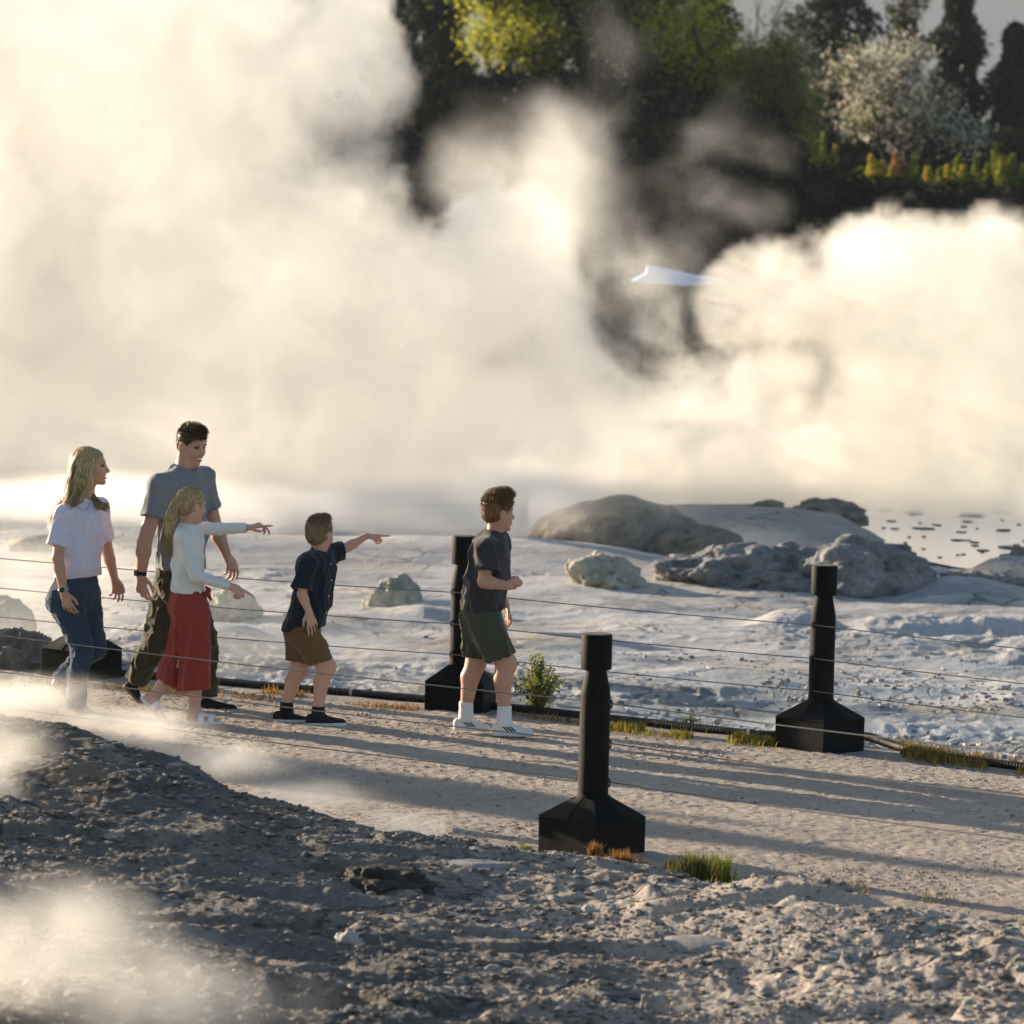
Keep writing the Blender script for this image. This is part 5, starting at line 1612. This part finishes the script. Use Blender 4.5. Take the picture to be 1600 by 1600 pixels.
B.mesh('trousers', C_OLIVE, F.root, folds(.024, 12, (.5, 0, 1), 15, 1.3))
shoe(F, F.p(306, 1117, .06), F.p(371, 1114, .04), 0, 1, S_BLACK, S_GUM, high=.04)
shoe(F, F.p(188, 1076, .16), F.p(219, 1112, .16), 0, 1, S_BLACK, S_GUM, high=.04)
watch(F, wrR + (elR - wrR) * .07, wrR - elR, W_BLACK, W_DIAL, .035, (-.75, -.6, 0))

# ---- girl
F = Fig(24.55, (300, 1131), 'person in a white knit top and wide red trousers pointing with both arms')
ha = head_axes(38, -4)
hc = F.p(299, 790)
shR, shL = F.p(286, 836, -.12), F.p(305, 828, .12)
elR, wrR = F.p(309, 896, -.15), F.p(363, 913, -.12)
elL, wrL = F.p(338, 830, .16), F.p(384, 828, .16)
nk0, nk1 = F.p(294, 824), F.p(296, 800)
pel = F.p(293, 935)
hipR, hipL = F.p(295, 945, -.06), F.p(292, 945, .06)
knR, anR = F.p(313, 1018, -.06), F.p(305, 1110, -.05)
knL, anL = F.p(288, 1022, .05), F.p(238, 1094, .05)
B = Body(.005, .016)
add_head(B, hc, ha, .93)
neck(B, nk0, nk1, .042)
B.cone(F.p(294, 848), F.p(292, 890), .08, .072, n=(0, 1, 0), f=1.35, k=.03)
B.cone(F.p(292, 890), pel, .072, .092, n=(0, 1, 0), f=1.25, k=.03)
B.cone(shR, shL, .038, .038, k=.03)
arm(B, shR, elR, wrR, (.034, .027, .027, .020)); arm(B, shL, elL, wrL, (.034, .027, .027, .020))
add_hand(B, wrR, F.p(394, 935, -.11) - wrR, (-.2, .8, -.6), .86, 'point', 1)
add_hand(B, wrL, F.p(407, 823, .16) - wrL, (0, .3, -1), .86, 'splay', -1)
leg(B, hipR, knR, anR, (.07, .05, .048, .048, .032), (-1, 0, 0)); leg(B, hipL, knL, anL, (.07, .05, .048, .048, .032), (-.5, 0, .5))
d, side, u, L_, P = sandal(F, F.p(291, 1131, -.05), F.p(349, 1130, -.05)); bare_foot(B, P, L_, side, u, anR)
d, side, u, L_, P = sandal(F, F.p(217, 1092, .05), F.p(256, 1132, .05)); bare_foot(B, P, L_, side, u, anL)
B.mesh('body', SKIN_A, F.root)
face_parts(F.root, hc, ha, .93, teeth=False)
B = Body(.005, .016)      # knit top
B.cone(F.p(294, 848), F.p(293, 885), .098, .088, n=(0, 1, 0), f=1.3, k=.04)
B.cone(F.p(293, 885), F.p(294, 935), .088, .102, n=(0, 1, 0), f=1.2, k=.03)
B.cone(shR, shL, .045, .045, k=.035)
B.cone(nk0 + UP * -.02, nk0 + UP * .008, .062, .050, k=.03)
B.chain([shR, elR, wrR - (wrR - elR) * .04], [.043, .036, .030], k=.02); B.chain([shL, elL, wrL - (wrL - elL) * .04], [.043, .036, .030], k=.02)
B.plane(wrR - (wrR - elR) * .05, unit(wrR - elR), (wrR, .05)); B.plane(wrL - (wrL - elL) * .05, unit(wrL - elL), (wrL, .05))
B.plane(F.p(294, 926), -UP - np.array([.05, 0, 0]), (F.p(294, 950), .2))
B.cone(nk0 + UP * -.01, nk1, .046, .046, cut=True, k=.004)
B.mesh('jumper', C_KNIT, F.root, folds(.009, 14, (.3, 0, 1), 23, 2.0))
B = Body(.0055, .02)      # wide cropped trousers
B.cone(F.p(294, 922), F.p(294, 945), .092, .115, n=(0, 1, 0), f=1.25, k=.03)
B.chain([F.p(298, 948, -.05), F.p(307, 1010, -.07), F.p(307, 1080, -.07)], [.10, .090, .088], n=(0, 1, 0), f=.8, k=.01)
B.chain([F.p(292, 948, .06), F.p(286, 1015, .07), F.p(262, 1070, .07)], [.10, .086, .082], n=(0, 1, 0), f=.8, k=.01)
B.plane(F.p(305, 1075, -.06), -UP + np.array([0.05, 0, 0]), (F.p(308, 1095, -.06), .135))
B.plane(F.p(265, 1071, .05), unit((-.5, 0, -1)), (F.p(255, 1086, .05), .105))
B.plane(F.p(294, 921), UP, (F.p(294, 910), .17))
B.mesh('wide_trousers', C_RED, F.root, folds(.026, 12, (.1, 0, 1), 25, 5, zf=lambda V: .35 + .65 * sstep(.85, .5, V[:, 2])))
B = Body(.003, .006)
B.chain([F.p(318, 932, -.04), F.p(325, 925, -.05), F.p(330, 935, -.05)], [.012, .016, .010]); B.chain([F.p(320, 930, -.04), F.p(327, 921, -.05), F.p(323, 916, -.05)], [.010, .014, .008])
B.mesh('waist_bow', C_RED, F.root)
f, s, u = ha
PH = lambda a, b, d: hc + .93 * (f * a + s * b + u * d)
B = Body(.004, .012)
B.ell(PH(-.014, 0, .030), np.array([.097, .078, .087]), np.array([f, s, u]))
B.ell(PH(-.05, 0, .0), np.array([.062, .068, .066]), np.array([f, s, u]))
B.ell(PH(.088, 0, -.030), np.array([.068, .11, .088]), np.array([f, s, u]), cut=True, k=.008)
for sg in (-1, 1): B.ell(PH(-.004, .078 * sg, -.016), np.array([.026, .026, .030]), np.array([f, s, u]), cut=True, k=.004)
B.ell(PH(.03, 0, -.105), np.array([.08, .11, .075]), np.array([f, s, u]), cut=True, k=.008)
hr = B.mesh('hair', H_BLONDE, F.root, strands(.0028, 120, f, 6, 10))
B = Body(.004, .012)      # pony tail
B.chain([PH(-.085, 0, .01), F.p(276, 787, -.05), F.p(269, 805, -.06), F.p(266, 830, -.055), F.p(266, 853, -.04)], [.026, .034, .037, .028, .008], k=.012)
B.mesh('ponytail', H_BLONDE, hr, strands(.004, 120, (0, 0, 1), 7, 14))
g = np.random.default_rng(19)
hair_strands([[PH(-.09, 0, .015), F.p(275, 790, -.05), F.p(267, 815, -.06), F.p(264, 840, -.05), F.p(266, 866, -.03)], [PH(-.08, 0, .02), F.p(272, 786, -.05), F.p(262, 810, -.05), F.p(262, 835, -.05), F.p(259, 850, -.03)]], 260, .002, g, .011, 'loose_strand', H_BLONDE, hr)
hair_strands([[PH(.0, -.06, .08), PH(-.04, -.075, .05), PH(-.09, -.03, .02)], [PH(.02, .03, .11), PH(-.05, .02, .10), PH(-.10, .0, .03)]], 120, .0018, g, .014, 'loose_strand', H_BLONDE, hr)
mb = MB(); mb.tube([F.p(287, 815, -.03), F.p(294, 819, -.055), F.p(303, 823, -.04)], .0018, 5); mb.build('necklace', W_DIAL, F.root, True)

# ---- younger boy, navy shirt
F = Fig(24.65, (482, 1133), 'person in a navy shirt and tan shorts, the smaller boy, one arm pointing')
ha = head_axes(58, 2)
hc = F.p(500, 836)
shR, shL = F.p(481, 878, -.11), F.p(513, 868, .12)
elR, wrR = F.p(474, 925, -.15), F.p(485, 951, -.17)
elL, wrL = F.p(541, 859, .17), F.p(570, 842, .19)
nk0, nk1 = F.p(499, 868), F.p(501, 848)
pel = F.p(473, 978)
hipR, hipL = F.p(474, 985, -.06), F.p(468, 985, .06)
knR, anR = F.p(511, 1040, -.06), F.p(498, 1107, -.06)
knL, anL = F.p(467, 1046, .06), F.p(447, 1104, .06)
B = Body(.005, .016)
add_head(B, hc, ha, .93)
neck(B, nk0, nk1, .040)
tn = unit(np.array([.45, 1, 0]))
B.cone(F.p(495, 890), F.p(485, 935), .082, .078, n=tn, f=1.3, k=.03)
B.cone(F.p(485, 935), F.p(476, 978), .072, .075, n=tn, f=1.15, k=.03)
B.cone(shR, shL, .036, .036, k=.03)
arm(B, shR, elR, wrR, (.034, .028, .028, .020)); arm(B, shL, elL, wrL, (.034, .028, .028, .020))
add_hand(B, wrR, F.p(491, 975, -.17) - wrR, (-.2, .9, 0), .82, 'open', -1)
add_hand(B, wrL, F.p(590, 840, .2) - wrL, (.0, .2, -1), .82, 'point', -1)
leg(B, hipR, knR, anR, (.065, .054, .052, .046, .030), (-1, 0, 0)); leg(B, hipL, knL, anL, (.065, .054, .052, .046, .030), (-1, 0, 0))
B.mesh('body', SKIN_A, F.root)
face_parts(F.root, hc, ha, .93, teeth=False)
crop_hair(F, hc, ha, .93, H_SAND, lift=.006, top=.035, seed=12, n=2600, length=.020, side_thin=1.6)
B = Body(.005, .018)
B.cone(shR, F.p(475, 917, -.14), .052, .060, k=.025); B.cone(shL, F.p(532, 864, .16), .050, .056, k=.025)
B.plane(F.p(475, 917, -.14), unit(F.p(475, 917, -.14) - shR), (F.p(474, 927, -.15), .08)); B.plane(F.p(531, 864, .16), unit(F.p(532, 864, .16) - shL), (F.p(538, 861, .17), .075))
B.cone(F.p(495, 888), F.p(487, 935), .105, .102, n=tn, f=1.25, k=.04)
B.cone(F.p(487, 935), F.p(475, 985), .102, .115, n=tn, f=1.12, k=.03)
B.cone(shR, shL, .044, .044, k=.04)
B.cone(nk0 - UP * .01, shR, .048, .044, k=.04); B.cone(nk0 - UP * .01, shL, .048, .044, k=.04)
B.plane(F.p(475, 983), -UP - np.array([-.15, 0, 0]), (F.p(473, 1005), .22))
B.cone(nk0 + UP * -.01, nk1, .048, .046, cut=True, k=.004)
st = B.mesh('shirt', C_NAVY, F.root, folds(.020, 12, (.3, 0, 1), 33, 2.6))
B = Body(.003, .006)      # collar
B.chain([F.p(488, 858, -.02), F.p(493, 866, -.055), F.p(508, 872, -.05), F.p(517, 874, -.01)], [.010, .013, .013, .009], n=UP, f=1.7)
B.mesh('collar', C_NAVY, st)
mb = MB()
for a, b in ((517, 880), (518, 905), (514, 930), (510, 955)): mb.tube([F.p(a, b, -.055), F.p(a + 1, b, -.068)], .005, 10)
mb.build('buttons', W_SILVER, st)
B = Body(.005, .018)
B.cone(F.p(473, 970), F.p(472, 988), .092, .10, n=tn, f=1.1, k=.03)
B.cone(F.p(476, 990, -.055), F.p(505, 1036, -.06), .090, .076, k=.03)
B.cone(F.p(469, 990, .055), F.p(466, 1040, .06), .088, .068, k=.03)
B.plane(F.p(503, 1031, -.06), unit((.40, 0, -1)), (F.p(508, 1048, -.06), .11)); B.plane(F.p(466, 1034, .06), unit((-.25, 0, -1)), (F.p(465, 1048, .06), .095))
B.plane(F.p(473, 966), UP, (F.p(473, 957), .15))
B.mesh('shorts', C_TAN, F.root, folds(.014, 13, (.4, 0, 1), 35, 2.6))
for an, heel, toe in ((anR, F.p(478, 1134, -.06), F.p(543, 1133, -.07)), (anL, F.p(425, 1131, .06), F.p(482, 1132, .06))):
    Body(.004, .01).cone(an + UP * .008, an - UP * .05, .040, .043).plane(an + UP * .02, UP).mesh('sock', C_SOCKB, F.root)
    shoe(F, heel, toe, 0, 1, S_BLACK, S_SOLEW, laces=S_BLACK, high=.02)

# ---- older boy, charcoal tee
F = Fig(24.35, (770, 1146), 'person in a charcoal tee, khaki shorts and white striped sneakers')
ha = head_axes(28, 0)
hc = F.p(779, 802)
shR, shL = F.p(761, 857, -.15), F.p(775, 850, .15)
elR, wrR = F.p(757, 903, -.22), F.p(791, 909, -.25)
elL, wrL = F.p(778, 925, .18), F.p(790, 951, .16)
nk0, nk1 = F.p(771, 841), F.p(776, 816)
pel = F.p(749, 962)
hipR, hipL = F.p(754, 968, -.07), F.p(747, 968, .07)
knR, anR = F.p(791, 1034, -.07), F.p(788, 1112, -.07)
knL, anL = F.p(744, 1036, .07), F.p(728, 1110, .07)
B = Body(.005, .018)
add_head(B, hc, ha, .95)
neck(B, nk0, nk1, .047)
tn = unit(np.array([.1, 1, 0]))
B.cone(F.p(766, 868), F.p(759, 915), .088, .078, n=tn, f=1.3, k=.03)
B.cone(F.p(759, 915), F.p(752, 962), .078, .088, n=tn, f=1.15, k=.03)
B.cone(shR, shL, .045, .045, k=.03)
arm(B, shR, elR, wrR, (.044, .038, .037, .026)); arm(B, shL, elL, wrL, (.042, .034, .034, .024))
add_hand(B, wrR, F.p(808, 903, -.24) - wrR, (-.1, 1, .1), .9, 'fist', -1)
add_hand(B, wrL, F.p(796, 972, .14) - wrL, (-.8, -.3, 0), .9, 'relaxed', -1)
leg(B, hipR, knR, anR, (.078, .060, .058, .054, .034), (-1, 0, 0)); leg(B, hipL, knL, anL, (.078, .060, .058, .054, .034), (-1, 0, 0))
B.mesh('body', SKIN_B, F.root)
face_parts(F.root, hc, ha, .95, teeth=False)
crop_hair(F, hc, ha, .95, H_GINGER, lift=.014, top=.06, seed=22, n=3200, length=.034, side_thin=.8)
B = Body(.005, .02)
B.cone(shR, F.p(761, 887, -.19), .060, .070, k=.03); B.cone(shL, F.p(777, 885, .19), .058, .064, k=.03)
B.plane(F.p(761, 887, -.19), unit(F.p(761, 888, -.19) - shR), (F.p(760, 899, -.2), .09)); B.plane(F.p(777, 886, .19), unit(F.p(777, 888, .19) - shL), (F.p(778, 898, .19), .08))
B.cone(F.p(765, 866), F.p(760, 905), .118, .112, n=tn, f=1.32, k=.05)
B.cone(F.p(760, 905), F.p(753, 955), .112, .118, n=tn, f=1.2, k=.04)
B.cone(shR, shL, .054, .054, k=.05)
B.cone(nk0 - UP * .01, shR, .058, .054, k=.04); B.cone(nk0 - UP * .01, shL, .058, .054, k=.04)
B.cone(nk0 + UP * -.02, nk0 + UP * .01, .070, .058, k=.035)
B.plane(F.p(753, 953), -UP - np.array([-.05, 0, 0]), (F.p(752, 975), .22))
B.cone(nk0 + UP * -.02, nk1, .052, .05, cut=True, k=.004)
B.mesh('shirt', C_CHAR, F.root, folds(.024, 11, (-.25, 0, 1), 43, 3))
B = Body(.005, .02)
B.cone(F.p(752, 945), F.p(751, 968), .108, .118, n=tn, f=1.15, k=.03)
B.cone(F.p(758, 975, -.07), F.p(784, 1030, -.075), .102, .084, k=.03)
B.cone(F.p(749, 975, .07), F.p(744, 1036, .07), .100, .078, k=.03)
B.plane(F.p(784, 1024, -.07), unit((.35, 0, -1)), (F.p(788, 1043, -.07), .12)); B.plane(F.p(744, 1027, .07), unit((-.05, 0, -1)), (F.p(744, 1043, .07), .105))
B.plane(F.p(752, 942), UP, (F.p(752, 933), .19))
B.mesh('shorts', C_KHAKI, F.root, folds(.020, 12, (-.45, 0, 1), 45, 4))
for an, heel, toe in ((anR, F.p(768, 1147, -.07), F.p(834, 1147, -.09)), (anL, F.p(707, 1142, .07), F.p(766, 1145, .06))):
    Body(.004, .01).cone(an + UP * .035, an - UP * .05, .042, .044).plane(an + UP * .045, UP).mesh('sock', C_SOCKW, F.root, folds(.0025, 30, (1, 0, 0), 3, 3))
    shoe(F, heel, toe, 0, 1, S_WHITE, S_SOLEW, stripes=S_STRIPE, laces=S_WHITE)

# ------------------------------------------------------------------ steam (real volumes; each cloud is one fog grid)
def steam(name, label, cat, mn, mx, vox, puffs, dens, g=.62, nsc=.5, amp=1.0, edge=.35, det=6, rough=.62, dist=.5, off=(0, 0, 0), stretch=(1, 1, 1), lump=.5, color=(.987, .977, .96)):
    t = bpy.data.node_groups.new(name, 'GeometryNodeTree')
    t.interface.new_socket('Geometry', in_out='OUTPUT', socket_type='NodeSocketGeometry')
    N, L = t.nodes.new, t.links.new
    out = N('NodeGroupOutput'); vc = N('GeometryNodeVolumeCube'); sm = N('GeometryNodeSetMaterial'); pos = N('GeometryNodeInputPosition')
    vc.inputs['Min'].default_value = mn; vc.inputs['Max'].default_value = mx
    for i, a in enumerate('XYZ'): vc.inputs['Resolution ' + a].default_value = max(4, int((mx[i] - mn[i]) / vox))
    def ma(op, *a):
        n = N('ShaderNodeMath'); n.operation = op
        for i, v in enumerate(a):
            if isinstance(v, (int, float)): n.inputs[i].default_value = v
            else: L(v, n.inputs[i])
        return n.outputs[0]
    def vm(op, a, b=None):
        n = N('ShaderNodeVectorMath'); n.operation = op
        for i, v in enumerate((a, b)):
            if isinstance(v, tuple): n.inputs[i].default_value = v
            elif v is not None: L(v, n.inputs[i])
        return n
    # puffs: centre, radii, strength; field = smooth max of strength*(1-|p-c|/r)
    cur = None
    for c, r, k in puffs:
        ln = vm('LENGTH', vm('DIVIDE', vm('SUBTRACT', pos.outputs[0], tuple(map(float, c))).outputs[0], tuple(map(float, r))).outputs[0]).outputs['Value']
        v = ma('MULTIPLY', ma('SUBTRACT', 1.0, ln), float(k))
        cur = v if cur is None else ma('SMOOTH_MAX', cur, v, .2)
    n = N('ShaderNodeTexNoise'); n.inputs['Scale'].default_value = nsc; n.inputs['Detail'].default_value = det
    n.inputs['Roughness'].default_value = rough; n.inputs['Distortion'].default_value = dist
    L(vm('ADD', vm('MULTIPLY', pos.outputs[0], stretch).outputs[0], off).outputs[0], n.inputs['Vector'])
    tot = ma('ADD', cur, ma('MULTIPLY', ma('SUBTRACT', n.outputs[0], .5), amp * 2))
    mr = N('ShaderNodeMapRange'); mr.interpolation_type = 'SMOOTHSTEP'
    L(tot, mr.inputs[0]); mr.inputs[1].default_value = 0; mr.inputs[2].default_value = edge; mr.inputs[4].default_value = dens
    n2 = N('ShaderNodeTexNoise'); n2.inputs['Scale'].default_value = nsc * 2.3; n2.inputs['Detail'].default_value = 5; n2.inputs['Roughness'].default_value = .6; n2.inputs['Distortion'].default_value = .8
    L(vm('ADD', vm('MULTIPLY', pos.outputs[0], stretch).outputs[0], (off[0] + 31, off[1] + 7, off[2])).outputs[0], n2.inputs['Vector'])
    m2 = N('ShaderNodeMapRange'); m2.interpolation_type = 'SMOOTHSTEP'; L(n2.outputs[0], m2.inputs[0]); m2.inputs[1].default_value = .34; m2.inputs[2].default_value = .62; m2.inputs[3].default_value = lump; m2.inputs[4].default_value = 2 - lump
    L(ma('MULTIPLY', mr.outputs[0], m2.outputs[0]), vc.inputs['Density']); L(vc.outputs[0], sm.inputs[0]); L(sm.outputs[0], out.inputs[0])
    mt = bpy.data.materials.new(name); mt.use_nodes = True; n = mt.node_tree
    n.nodes.clear(); o = n.nodes.new('ShaderNodeOutputMaterial'); p = n.nodes.new('ShaderNodeVolumePrincipled')
    p.inputs['Color'].default_value = (*color, 1); p.inputs['Density'].default_value = 1; p.inputs['Anisotropy'].default_value = g
    n.links.new(p.outputs[0], o.inputs['Volume'])
    sm.inputs['Material'].default_value = mt
    me = bpy.data.meshes.new(name); ob = bpy.data.objects.new(name, me); COL.objects.link(ob)
    md = ob.modifiers.new('fog', 'NODES'); md.node_group = t; me.materials.append(mt)
    return tag(ob, label, cat, kind='stuff')
# the evening air: one closed box round everything
hb = MB(); hb.add([(x, y, z) for z in (-8, 290) for x, y in ((-2300, -60), (2300, -60), (2300, 4200), (-2300, 4200))], [(3, 2, 1, 0), (4, 5, 6, 7), (0, 1, 5, 4), (1, 2, 6, 5), (2, 3, 7, 6), (3, 0, 4, 7)])
mh = bpy.data.materials.new('haze'); mh.use_nodes = True; n_ = mh.node_tree; n_.nodes.clear()
ho = n_.nodes.new('ShaderNodeOutputMaterial'); hv = n_.nodes.new('ShaderNodeVolumePrincipled')
hv.inputs['Color'].default_value = (.74, .86, 1, 1); hv.inputs['Density'].default_value = .00012; hv.inputs['Anisotropy'].default_value = .2
n_.links.new(hv.outputs[0], ho.inputs['Volume'])
haze = hb.build('haze', mh)
tag(haze, 'thin evening haze', 'haze', kind='stuff')
def pf(px, py, rx, ry, D, ryd, k=1.0):
    """a puff read from the photograph: centre and radii in its pixels, at distance D, ryd metres deep"""
    s = FPX / D
    return (dpt(px, py, D), (rx / s, ryd, ry / s), k)
# tall cloud
P1 = [pf(180, 110, 340, 330, 55.5, 2.0, 1.4), pf(230, 540, 520, 400, 55, 1.7, 1.5), pf(-330, 250, 430, 560, 56.0, 2.2, 1.7), pf(535, 85, 110, 130, 55, 1.2, 1.0),  # includes an out-of-frame left puff added to dim the cloud's bright side
      pf(785, 450, 125, 180, 54.2, 1.3, 1.3), pf(850, 590, 110, 210, 54, 1.3, 1.4), pf(560, 640, 560, 260, 54, 1.5, 1.6),
      pf(300, 765, 850, 110, 54.5, 1.6, 1.6)]
steam('steam_cloud', 'tall bright white steam cloud filling the sky behind the family', 'steam', (-14.5, 51, -1.15), (3.9, 59, 8.2), .075, P1, .78, g=.6, nsc=.5, amp=1.2, edge=.12, rough=.70, off=(7.7, 2, 0.4))
# thin grey steam in the shade of the tall cloud
P2 = [pf(790, 250, 110, 120, 60, 1.6, .6), pf(860, 330, 150, 200, 60, 1.8, .7), pf(1010, 330, 140, 190, 61, 1.8, .25), pf(1090, 640, 150, 120, 60, 1.6, .75)]
steam('steam_veil', 'thin grey brown steam drifting across the dark slope', 'steam', (-3.5, 57.8, .0), (4.4, 63, 6.4), .09, P2, .42, g=.6, nsc=.5, amp=.9, off=(9, 2, 4), edge=.6)
# second cloud
P3_ = [pf(1390, 480, 170, 160, 53, 1.5, 1.3), pf(1145, 465, 62, 70, 53.5, .9, 1.0), pf(1530, 430, 130, 110, 53.5, 1.3, 1.0), pf(1470, 650, 235, 200, 53, 1.5, 1.4),
       pf(1230, 470, 120, 90, 53.4, 1.3, 1.0), pf(1225, 605, 80, 90, 53.2, 1.2, 1.1), pf(1150, 690, 110, 60, 53.5, 1.2, 1.0), pf(1320, 760, 420, 90, 54, 2.0, 1.3), pf(1640, 660, 200, 260, 54.5, 1.6, 1.0)]
steam('steam_cloud', 'billowing beige steam cloud rising behind the rock ridge and pool', 'steam', (1.4, 50.6, -1.15), (9.6, 56.8, 4.2), .07, P3_, .8, color=(.955, .942, .915), g=.45, nsc=.75, amp=1.15, edge=.12, rough=.70, off=(1.2, 7, 3))
# ground steam along the foot of the clouds and over the rocks
P4 = [pf(330, 812, 900, 72, 47.3, 2.6, 1.3), pf(1250, 785, 620, 40, 53, 2.0, 1.2), pf(840, 800, 170, 80, 46.5, 1.8, 1.2)]
steam('ground_steam', 'low steam creeping over the far edge of the pale terrace', 'steam', (-9, 43.6, -1.1), (9.5, 55, 1.0), .08, P4, .8, g=.5, nsc=.7, amp=.9, edge=.7, stretch=(.6, 1, 1.4))
P5 = [pf(1140, 845, 170, 30, 45.0, 1.0, 1.0), pf(1010, 905, 150, 18, 41.8, .7, .7), pf(930, 800, 190, 60, 45, 1.2, .9)]
steam('rock_steam', 'wisps of steam curling round the rock ridge', 'steam', (.2, 40.8, -.7), (3.6, 47.5, .6), .045, P5, .55, g=.6, nsc=1.6, amp=.8, edge=.7)
# steam over the lower terrace behind the family
P6 = [pf(420, 1010, 260, 60, 31.5, 1.4, .8), pf(60, 930, 260, 90, 33.5, 1.8, 1.0), pf(640, 1075, 150, 32, 29.5, 1.0, .7), pf(30, 1010, 150, 70, 30, 1.2, .9), pf(100, 872, 300, 44, 39, 1.6, 1.0), pf(420, 935, 240, 34, 36, 1.3, .7)]
steam('terrace_steam', 'thin steam hanging over the terrace behind the fence wires', 'steam', (-6.4, 28.4, -.75), (.4, 41.5, 1.1), .07, P6, .26, g=.6, nsc=1.0, amp=.9, edge=.9)
# bank steam, in front of the family
P7 = [pf(40, 1090, 160, 44, 21.2, .5, .9), pf(220, 1135, 150, 34, 21.3, .4, .75), pf(350, 1190, 160, 36, 20.7, .4, .85), pf(480, 1248, 150, 34, 20.3, .4, .8), pf(620, 1295, 140, 28, 20.1, .4, .72), pf(-20, 1240, 80, 150, 19.3, .4, 1.1), pf(140, 1120, 130, 30, 20.9, .4, .8),
      pf(20, 1180, 80, 120, 19.8, .4, .8), pf(0, 1320, 70, 90, 19.2, .4, .7)]
steam('bank_steam', 'wisps of steam blowing over the crest of the dark bank', 'steam', (-3.4, 18.6, -.2), (-.3, 22.1, 1.15), .026, P7, 1.7, g=.55, nsc=2.6, amp=.85, edge=.9, det=5, off=(5, 1, 2), stretch=(.8, 1, 1.2))
P8 = [pf(60, 1500, 270, 130, 14.9, .6, 1.1), pf(250, 1560, 260, 110, 14.6, .5, .9), pf(120, 1410, 150, 70, 15.6, .4, .8), pf(1060, 1560, 60, 60, 14.6, .25, .25)]
steam('bank_steam', 'soft steam rising in the lower corner in front of the gravel bank', 'steam', (-2.6, 13.7, -.1), (.9, 16.3, 1.1), .024, P8, 1.25, g=.55, nsc=2.4, amp=.75, edge=1.0, det=4, off=(2, 4, 8))
